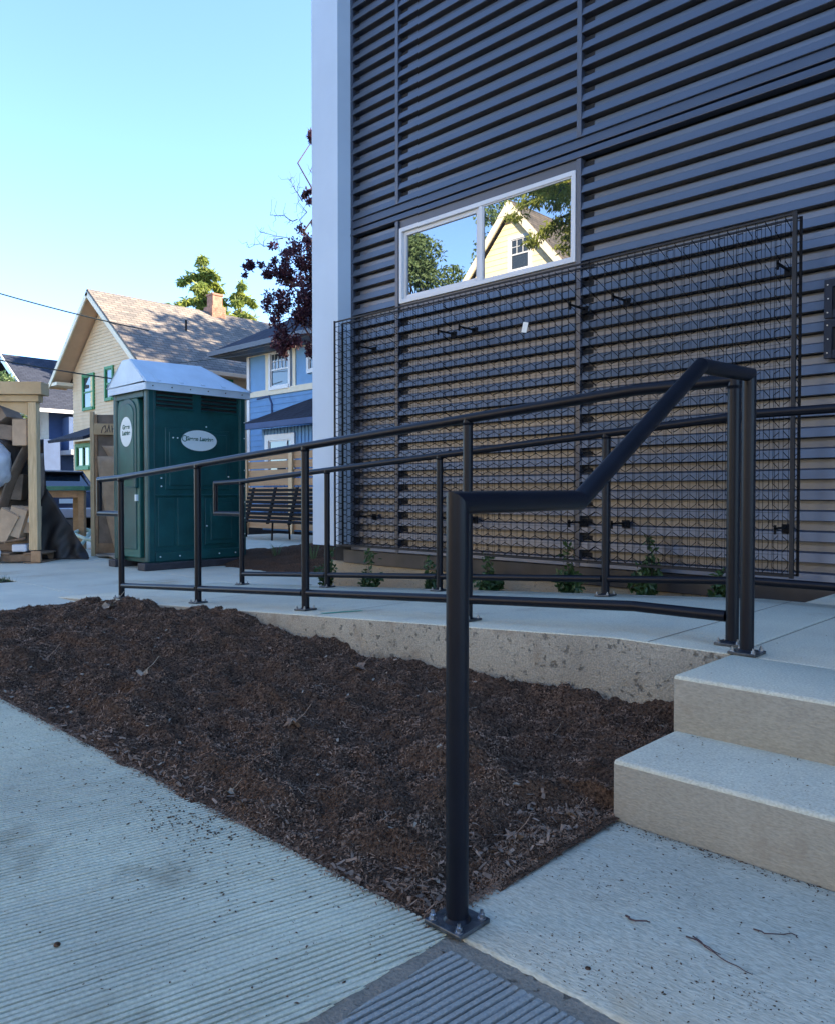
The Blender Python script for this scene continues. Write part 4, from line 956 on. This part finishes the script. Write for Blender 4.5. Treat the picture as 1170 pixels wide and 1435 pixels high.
for c, r, dn in cl:
    branch(mt, tk[-1] if r > .3 else Vector((-13.3, 10.75, 5.4)), c, .035, .008, rng, 5, .10, 5)
    for _ in range(int(5 + r*14)):
        q = Vector(c) + Vector((rng.gauss(0,1), rng.gauss(0,1), rng.gauss(0,1)))*r*.55; branch(mt, c, q, .008, .003, rng, 3, .1, 3)
        leaves(ml, blob_pts(q, (r*.36,)*3, int(240*dn*max(.35, r)), rng, .1), .078, rng)
# bare twigs against the sky
for a, b in (((-13.5,10.7,6.3),(-14.35,9.95,6.62)), ((-14.0,10.3,6.5),(-14.55,9.8,6.3)), ((-13.6,10.7,6.4),(-13.75,10.5,7.6)), ((-13.75,10.5,6.9),(-14.2,10.1,7.0)), ((-13.7,10.6,7.3),(-13.9,10.4,7.75)), ((-13.5,10.8,7.4),(-13.6,10.8,8.8))):
    P = branch(mt, a, b, .012, .004, rng, 6, .12, 4)
    for p in P[1:]:
        for _ in range(2): branch(mt, p, p + Vector((rng.gauss(0,.12), rng.gauss(0,.12), rng.gauss(.05,.14))), .005, .002, rng, 3, .2, 3)
mt.build('trunk', 'bark_red', pt_, smooth=True); ml.build('crown', 'leaf_purple', pt_)
# drooping conifers: arching boughs hung with curtains of sprays
def conifer(name, label, x, y, h, seed, spread, mat='leaf_conifer', z_from=.25, n=60, dens=1., lsize=.30, lean=0, rise=.35):
    rng = random.Random(seed); t = thing(name, label, 'tree', (x, y, -.06)); mt, ml = MB(), MB()
    mt.tube([(x, y, -.06), (x+lean*.5, y, h*.5), (x+lean, y, h*.97)], h*.018, 9, r2=.03)
    for k in range(n):
        f = z_from + (1-z_from)*((k+rng.random())/n); z = h*f; L = spread*(1.02-f)**.6*rng.uniform(.5, 1.2) + .25; a = k*2.4 + rng.uniform(-.5, .5)
        b0 = Vector((x+lean*f, y, z)); d = Vector((math.cos(a), math.sin(a), 0)); P = [b0 + d*L*(i/8) + Vector((0, 0, L*(rise*(i/8) - (rise+.28)*(i/8)**2))) for i in range(9)]
        mt.tube(P, .05*(1-f)+.015, 5, r2=.006); side = Vector((-d.y, d.x, 0))
        for i in range(1, 9):
            for _ in range(int((5 + 2.2*L)*dens)):
                q = P[i] + side*rng.gauss(0, L*.07) + d*rng.gauss(0, L*.05); hang = rng.uniform(.15, .5)*(.6 + .25*L)*(1.15 - i/10)
                for j in range(6):
                    leaves(ml, [q + Vector((rng.gauss(0, .035), rng.gauss(0, .035), -hang*j/6))], lsize*(1 - j*.09), rng, flat=.2, aspect=.30, droop=1.1)
    mt.build('trunk', 'bark', t, smooth=True); ml.build('crown', mat, t); return t
conifer('cedar_tree', 'sunlit drooping cedar rising behind the brown roof and chimney', -35.8, 21.4, 13.0, 5, 3.5, z_from=.55, n=24, lsize=.36, dens=1.8)
conifer('cedar_tree', 'smaller drooping cedar just right of the chimney', -34.5, 22.7, 11.9, 8, 2.3, z_from=.62, n=14, lsize=.34, dens=1.6)
crown_tree('willow_tree', 'hazy green tree showing behind the purple plum leaves', -32.0, 29.5, 13.4, 3.4, 'leaf_birch', 9000, .28, 21, .3, .4, droop=.6)
crown_tree('street_tree', 'leafy green tree at the left edge above the lumber frame', -39.2, 12.0, 7.5, 1.7, 'leaf_birch', 7000, .20, 22, .15, .45)
crown_tree('maple_tree', 'low green shrub tree in front of the navy house', -33.5, 10.8, 4.6, 1.2, 'leaf_green', 2500, .2, 23, .08, .4)
for i, (x, y, h, r) in enumerate(((-16.5, 27.5, 15.5, 3.8), (-11.5, 29.5, 16.5, 4.2))):
    crown_tree('shade_tree', ('tall leafy tree standing behind the blue house', 'tall leafy tree standing behind the metal-clad building')[i], x, y, h, r, 'leaf_green', 9000, .36, 30+i, .32, .30, nblob=26)

# ------------------------------------------------------------------ across the street: what the window mirrors
rh = thing('cream_house', 'sunlit cream house with steep gable, mirrored in the sliding window', 'house', (-17.3, -17, -.06))
ry_ = -13.0; rx0, rx1, rax, raz, rez = -21.7, -12.9, -17.35, 11.25, 6.2
MB().box((rx0+.06, -24, -.1), (rx1-.06, ry_-.06, rez)).build('wall_core', 'house_cream', rh)
rs = (raz-rez)/(rx1-rax)
lap_wall('lap_siding', 'house_cream', rh, (rx1, ry_), (rx0, ry_), 0, raz-.05, .20, lambda z: (0, rx1-rx0) if z < rez else ((rx1-rax)*(z-rez)/(raz-rez), (rx1-rx0)-(rax-rx0)*(z-rez)/(raz-rez)))
m = MB(); slope_slab(m, [(rax, ry_+.25, raz+.3), (rax, -24, raz+.3), (rx1+.6, -24, raz+.3-rs*(rx1+.6-rax)), (rx1+.6, ry_+.25, raz+.3-rs*(rx1+.6-rax))], .12)
slope_slab(m, [(rx0-.6, ry_+.25, raz+.3-rs*(rax-rx0+.6)), (rx0-.6, -24, raz+.3-rs*(rax-rx0+.6)), (rax, -24, raz+.3), (rax, ry_+.25, raz+.3)], .12); m.build('roof', 'roof_brown', rh)
m = MB(); slope_slab(m, [(rax, ry_+.27, raz+.26), (rax, ry_+.33, raz+.26), (rx1+.6, ry_+.33, raz+.26-rs*(rx1+.6-rax)), (rx1+.6, ry_+.27, raz+.26-rs*(rx1+.6-rax))], .24)
slope_slab(m, [(rx0-.6, ry_+.27, raz+.26-rs*(rax-rx0+.6)), (rx0-.6, ry_+.33, raz+.26-rs*(rax-rx0+.6)), (rax, ry_+.33, raz+.26), (rax, ry_+.27, raz+.26)], .24); m.build('rake_board', 'cream_trim', rh)
MB().prism([(rax-.48, ry_+.02, raz-.28), (rax+.48, ry_+.02, raz-.28), (rax, ry_+.02, raz+.25)], (0, .33, 0)).build('rake_peak', 'cream_trim', rh)
house_window(rh, (-17.03, ry_+.02, 9.60), '-x', .80, 1.10, 'vinyl_white', 'glass_far', tw=.12, grid=(3, 2))
house_window(rh, (-18.8, ry_+.02, 4.6), '-x', .9, 1.4, 'vinyl_white', tw=.12, grid=(3, 2)); house_window(rh, (-15.6, ry_+.02, 4.6), '-x', .9, 1.4, 'vinyl_white', tw=.12, grid=(3, 2))
conifer('cedar_tree', 'cedar whose boughs are mirrored across the cream gable', -7.35, -2.1, 10.0, 41, 2.7, z_from=.57, n=46, lsize=.14, dens=2.4)
crown_tree('birch_tree', 'pale green tree mirrored in the left window pane', -22.9, -13.6, 13.2, 2.2, 'leaf_birch', 16000, .18, 51, .2, .3, droop=.8, nblob=34)
crown_tree('birch_tree', 'second pale tree mirrored beside the cream gable', -22.6, -19.5, 15.8, 2.4, 'leaf_birch', 5000, .20, 52, .2, .4, droop=.8)

# unseen houses added across the street so sunlit fronts light the shaded side
def fill_house(label, x0, x1, ez, rise, mat):
    t = thing('fill_house', label, 'house', ((x0+x1)/2, -17, -.06), 'unseen houses added across the street for fill light'); xm = (x0+x1)/2; sl_ = rise/(xm-x0)
    MB().box((x0+.06, -24, -.1), (x1-.06, -13.06, ez)).build('wall_core', mat, t)
    lap_wall('lap_siding', mat, t, (x1, -13), (x0, -13), 0, ez+rise-.05, .2, lambda z: (0, x1-x0) if z < ez else ((xm-x0)*(z-ez)/rise, (x1-x0)-(xm-x0)*(z-ez)/rise))
    m = MB(); slope_slab(m, [(xm, -12.5, ez+rise+.25), (xm, -24, ez+rise+.25), (x1+.5, -24, ez+.25-sl_*.5), (x1+.5, -12.5, ez+.25-sl_*.5)], .12)
    slope_slab(m, [(x0-.5, -12.5, ez+.25-sl_*.5), (x0-.5, -24, ez+.25-sl_*.5), (xm, -24, ez+rise+.25), (xm, -12.5, ez+rise+.25)], .12); m.build('roof', 'roof_brown', t)
    for u in (.25, .75): house_window(t, (x0+(x1-x0)*u, -12.98, 4.3), '-x', .9, 1.4, 'vinyl_white', tw=.12, grid=(3, 2))
    house_window(t, (x0+(x1-x0)*.28, -12.98, 1.6), '-x', 1.5, 1.4, 'vinyl_white', tw=.12, grid=(4, 2))
    dr = MB().box((x0+(x1-x0)*.65, -12.99, .3), (x0+(x1-x0)*.65+.95, -12.94, 2.4)).build('door', 'wood_brown', t); MB().box((x0+(x1-x0)*.65+.8, -12.94, 1.3), (x0+(x1-x0)*.65+.86, -12.89, 1.42)).build('handle', 'bolt_metal', dr)
fill_house('unseen sage lap-sided house facing the metal-clad building from across the street', -9.6, -1.6, 6.0, 3.6, 'house_sage')
fill_house('unseen smaller sage house facing the entry steps from across the street', 1.6, 9.8, 5.8, 3.2, 'house_sage')
fill_house('unseen pale house at the far right of the row across the street', 12.8, 21, 6.0, 3.4, 'house_grey')
fill_house('unseen grey lap-sided house beyond the cream gable across the street', -36, -27.5, 5.6, 3.0, 'house_grey')

# ------------------------------------------------------------------ young shrubs along the wall
def shrub(label, x, y, z0, h, seed, n=5, w=.10):
    rng = random.Random(seed); t = thing('young_shrub', label, 'shrub', (x, y, z0), 'young shrubs planted along the wall'); ms, ml = MB(), MB()
    for k in range(n):
        a = rng.uniform(0, 6.28); hh = h if k == 0 else h*rng.uniform(.3, .62); tip = Vector((x + math.cos(a)*w*rng.uniform(.2, 1)*(.35 if k == 0 else 1.2), y + math.sin(a)*w*.6, z0+hh))
        P = branch(ms, (x + rng.uniform(-.02,.02), y, z0-.02), tip, .005, .002, rng, 6, .06, 4)
        for i in range(1, 7):
            for _ in range(16): leaves(ml, [P[i] + Vector((rng.gauss(0,.018), rng.gauss(0,.018), rng.gauss(0,.018)))], .050, rng, aspect=.55)
    ms.build('stem', 'bark', t); ml.build('foliage', 'leaf_shrub', t)
for i, (lab, x, z0, h, w) in enumerate((('young shrub at the foot of the white fin', -5.78, .0, .42, .10), ('tall spindly shrub in front of the pale foundation', -5.12, .02, .42, .10), ('sparse shrub behind the far railing post', -4.40, .08, .30, .09),
        ('bushy low shrub half hidden by the near handrail post', -3.82, .10, .32, .15), ('upright shrub under the middle trellis panel', -3.06, .15, .40, .13), ('tallest shrub, in the right half of the trellis', -2.47, .20, .44, .12), ('shrub tip peeking out beside the paired platform posts', -1.96, .23, .20, .06))):
    shrub(lab, x + rnd.uniform(-.04, .04), 4.74 + rnd.uniform(-.05, .06), z0, h * rnd.uniform(.85, 1.1), 60+i, 6 if w > .11 else 4, w)
def tuft(label, x, y, z, h, seed, n=26, mat='leaf_birch'):
    rng = random.Random(seed); m = MB()
    for _ in range(n):
        a = rng.uniform(0, 6.28); l = h*rng.uniform(.5, 1.1); d = Vector((math.cos(a), math.sin(a), 0)); p = Vector((x, y, z)) + d*rng.uniform(0, .03); s = Vector((-d.y, d.x, 0))*.004
        q = p + d*l*.22 + Vector((0,0,l*.75)); e = p + d*l*.55 + Vector((0,0,l*.9)); o = len(m.v)
        m.v += [p-s, p+s, q-s*.8, q+s*.8, e]; m.f += [(o, o+1, o+3, o+2), (o+2, o+3, o+4)]; m.m += [0, 0]
    tag(m.build('grass_tuft', mat, None, base=(x, y, z)), label, 'grass', 'weedy grass tufts in the corner bed')
tuft('grass tuft on the mound near the toilet', -8.75, 6.3, .03, .26, 1); tuft('grass tuft on the mound by the ramp railing post', -8.0, 6.9, .08, .45, 2); tuft('wiry pale weed in the soil beside the railing', -7.75, 6.15, .06, .34, 3, 18)
tuft('green clump under the black bench', -12.2, 9.9, 0., .38, 4, 50, 'leaf_shrub')
m = MB(); rng = random.Random(9)
for _ in range(5000):
    x, y = rng.uniform(-11, -8.77), rng.uniform(1.3, 2.98); o = len(m.v); h = rng.uniform(.03, .08); a = rng.uniform(0, 6.28); d = Vector((math.cos(a)*.003, math.sin(a)*.003, 0)); p = Vector((x, y, -.01))
    m.v += [p-d, p+d, p + Vector((rng.gauss(0,.02), rng.gauss(0,.02), h))]; m.f.append((o, o+1, o+2)); m.m.append(0)
tag(m.build('verge_grass', 'leaf_shrub'), 'short grass of the verge beyond the path', 'grass', kind='stuff')

# ------------------------------------------------------------------ mulch shreds, leaves, twigs
rng = random.Random(17); m = MB()
def shred(x, y, z, l, w, up=.35):
    a = rng.uniform(0, 6.283); e = rng.gauss(0, up); d = Vector((math.cos(a)*math.cos(e), math.sin(a)*math.cos(e), math.sin(e))); s = Vector((-math.sin(a), math.cos(a), rng.gauss(0, .5))).normalized()
    p = Vector((x, y, z)); k = d*l; o = len(m.v); b = Vector((0, 0, rng.uniform(-.2, .4)*l*.3))
    m.v += [p - k*.5 - s*w*.5, p - k*.5 + s*w*.5, p + b + s*w*.5, p + b - s*w*.5, p + k*.5 + s*w*.35, p + k*.5 - s*w*.35]; m.f += [(o, o+1, o+2, o+3), (o+3, o+2, o+4, o+5)]; m.m += [0, 0]
for _ in range(95000):
    # denser towards the near end
    x = -1.12 - 5.4 * rng.random() ** 1.5; y = rng.uniform(1.19, 2.775)
    shred(x, y, mulch_z(x, y) + rng.uniform(0, .006), (.0035 + .009*rng.random()**2.2) * (1 + .2*(-x)), rng.uniform(.0012, .0030) * (1 + .2*(-x)), .5)
# mulch spilled over the pavement edges
for _ in range(2600):
    x = rng.uniform(-4.5, -1.2); y = 1.225 - abs(rng.gauss(0, .018)); shred(x, y, .004, rng.uniform(.004, .014), rng.uniform(.0015, .004), .15)
for _ in range(900):
    x = -1.13 + abs(rng.gauss(0, .012)); y = rng.uniform(1.3, 1.95); shred(x, y, .006, rng.uniform(.004, .014), rng.uniform(.0015, .004), .15)
tag(m.build('mulch_shreds', 'mulch_chip'), 'dark shredded bark covering the planting bed', 'mulch', kind='stuff')
m = MB()
for _ in range(520):
    x = -1.2 - 5.2 * rng.random() ** 1.4; y = rng.uniform(1.24, 2.74); shred(x, y, mulch_z(x, y) + .006, rng.uniform(.006, .03), rng.uniform(.0008, .002), .3)
for _ in range(130):
    x = -1.2 - 4.6 * rng.random(); y = 1.24 + 1.45*rng.random()**1.3; shred(x, y, mulch_z(x, y) + .008, rng.uniform(.012, .028), rng.uniform(.006, .012), .3)
tag(m.build('pale_litter', 'leaf_pale'), 'pale straw and seed scraps scattered over the mulch', 'litter', kind='stuff')
m = MB()
for _ in range(260):
    if rng.random() < .55: x = -1.14 - abs(rng.gauss(0, .12)); y = rng.uniform(1.24, 1.95)
    else: x = rng.uniform(-3.2, -1.15); y = 1.225 + abs(rng.gauss(0, .05))
    shred(x, y, mulch_z(x, y) + .008, rng.uniform(.010, .030), rng.uniform(.004, .011), .4)
tag(m.build('leaf_litter', 'leaf_dry'), 'crushed brown leaf litter along the edges of the mulch bed', 'litter', kind='stuff')
# crumbs on the concrete
m = MB()
def crumb(x, y, z, r):
    o = len(m.v); a = rng.uniform(0, 6.28); ca, sa = math.cos(a), math.sin(a); e = rng.uniform(.6, 2.6)
    for ux_, uy_ in ((-1, -.4), (.3, -1), (1, .2), (-.2, 1)): m.v.append(Vector((x + (ux_*ca*e - uy_*sa)*r, y + (ux_*sa*e + uy_*ca)*r, z)))
    m.v.append(Vector((x, y, z + r*.9))); m.f += [(o+i, o+(i+1) % 4, o+4) for i in range(4)]; m.m += [0]*4
for _ in range(800): crumb(rng.uniform(-1.1, .1), rng.uniform(1.24, 1.95), .0035, rng.choice((.0006, .0008, .001, .001, .0014, .0022)))
for cx, cy, n, sp in ((-.80, 1.30, 220, .09), (-.55, 1.42, 140, .07), (-.95, 1.62, 90, .06), (-.35, 1.55, 90, .08)):
    for _ in range(n): crumb(cx + rng.gauss(0, sp), max(1.235, min(1.94, cy + rng.gauss(0, sp*.6))), .0035, rng.choice((.0006, .0008, .001, .0016)))
for _ in range(420): crumb(rng.uniform(-1.1, .0), 1.95 - abs(rng.gauss(0, .02)), .0035, rng.choice((.001, .0015, .0025)))
for _ in range(150): crumb(rng.uniform(-1.1, -.1), rng.uniform(1.98, 2.32), .1745, rng.choice((.0008, .001, .0015, .002)))
for _ in range(80): crumb(rng.uniform(-1.1, -.1), rng.uniform(2.36, 3.6), .351, rng.choice((.0008, .001, .0018)))
for _ in range(1100):
    y = 1.2 - abs(rng.gauss(0, .32)); crumb(rng.uniform(-4, -1.1), y, .001, rng.choice((.0008, .001, .0012, .0015, .0025)))
for _ in range(300):                                              # dark crumbs scattered in one drift
    crumb(-1.98 + rng.gauss(0, .16), 1.12 + rng.gauss(0, .05), .001, rng.choice((.001, .0015, .002, .003)))
tag(m.build('bark_crumbs', 'mulch'), 'bark crumbs scattered over the concrete', 'debris', kind='stuff')
def dry_leaf(label, x, y, z, s, seed, mat='leaf_dry', group='dry leaves lying on the mulch'):
    r = random.Random(seed); n = 14; vs = [Vector((0, 0, .12*s))]; a0 = r.uniform(0, 6.28)
    for k in range(n):
        a = 2*math.pi*k/n; rr = s*(.62 + .38*(k % 2))*r.uniform(.75, 1.1); vs.append(Vector((rr*math.cos(a+a0), rr*.65*math.sin(a+a0), s*(.25*math.sin(2*a) + r.uniform(0, .35)))))
    m = MB().add([Vector((x, y, z)) + v for v in vs], [(0, 1+k, 1+(k+1) % n) for k in range(n)])
    m.tube([Vector((x, y, z+.1*s)), Vector((x+.5*s, y+.8*s, z+.9*s)), Vector((x+.7*s, y+1.3*s, z+1.6*s))], s*.03, 4)
    return tag(m.build('dry_leaf', mat, None, base=(x, y, z)), label, 'leaf', group)
for i, (lab, x, y, s, mt_) in enumerate((('largest curled dry leaf, in the middle of the mulch', -2.30, 1.73, .045, 'leaf_dry'), ('pale torn leaf near the middle of the mulch, left of the largest', -3.5, 1.75, .05, 'leaf_pale'), ('crumpled leaf in the mulch beside the ramp wall', -2.75, 2.45, .05, 'leaf_dry'),
        ('small white leaf standing in the mulch near the steps', -1.62, 2.38, .026, 'leaf_pale'), ('white leaf scrap right of the near post', -1.75, 2.02, .022, 'leaf_pale'), ('grey crushed leaf at the foot of the near post', -1.30, 1.47, .034, 'leaf_dry'), ('brown leaf cluster by the landing edge', -1.22, 1.62, .036, 'leaf_dry'),
        ('flat leaf at the sidewalk edge of the mulch', -2.05, 1.30, .025, 'leaf_pale'), ('pale leaf far back in the mulch by the ramp foot', -5.4, 2.45, .07, 'leaf_pale'), ('curled leaf at the far left of the mulch', -4.3, 1.6, .05, 'leaf_dry'), ('curled brown leaf against the lowest step', -1.2, 1.86, .028, 'leaf_dry'))):
    dry_leaf(lab, x, y, mulch_z(x, y) + .006, s, 80+i, mt_)
def twig(label, pts, r=.0016):
    P = [Vector(p) for p in pts]; rg = random.Random(len(label)); q = [P[0]]
    for a, b in zip(P, P[1:]):
        for k in (1, 2, 3): q.append(a.lerp(b, k/3) + Vector((rg.gauss(0, .0025), rg.gauss(0, .0025), abs(rg.gauss(0, .001)))))
    pts = q
    tag(MB().tube(pts, r, 5, r2=r*.5).build('fallen_twig', 'bark_red', None, base=pts[0]), label, 'twig', 'twigs on the landing slab')
twig('long thin twig on the landing, right of centre', [(-.70, 1.545, .005), (-.66, 1.525, .007), (-.61, 1.50, .005), (-.56, 1.50, .006)])
twig('forked twig beside the long one on the landing', [(-.71, 1.535, .005), (-.67, 1.53, .008), (-.63, 1.515, .005)])
twig('knotted twig with bark scrap on the landing', [(-.84, 1.52, .005), (-.82, 1.505, .009), (-.79, 1.515, .012), (-.785, 1.53, .006)], .0025)
twig('twig with dark bud at the right of the landing', [(-.62, 1.66, .005), (-.59, 1.655, .008), (-.555, 1.69, .006), (-.54, 1.69, .006)])
for i, (x, y, r, lab) in enumerate(((-2.12, .62, .012, 'dark bark clod alone on the ribbed sidewalk'), (-1.62, .62, .007, 'small bark chip on the ribbed sidewalk'), (-.80, 1.30, .006, 'small stone on the landing near the mortar joint'))):
    o = bpy.data.meshes.new('bark_clod'); bm = bmesh.new(); bmesh.ops.create_icosphere(bm, subdivisions=2, radius=r)
    for v in bm.verts: v.co *= 1 + .5*noise.noise(v.co*90); v.co.z *= .6
    bm.to_mesh(o); bm.free(); o.materials.append(MATS['mulch']); tag(link('bark_clod', o, None, (x, y, r*.5)), lab, 'clod')
# surveyor's green paint dash on the ramp
MB().add([(-3.55, 2.86, ramp_z(-3.55)+.003), (-3.50, 2.86, ramp_z(-3.50)+.003), (-3.38, 3.05, ramp_z(-3.38)+.003), (-3.42, 3.06, ramp_z(-3.42)+.003)], [(0,1,2,3)]).build('paint_mark', 'spray_green', rp)
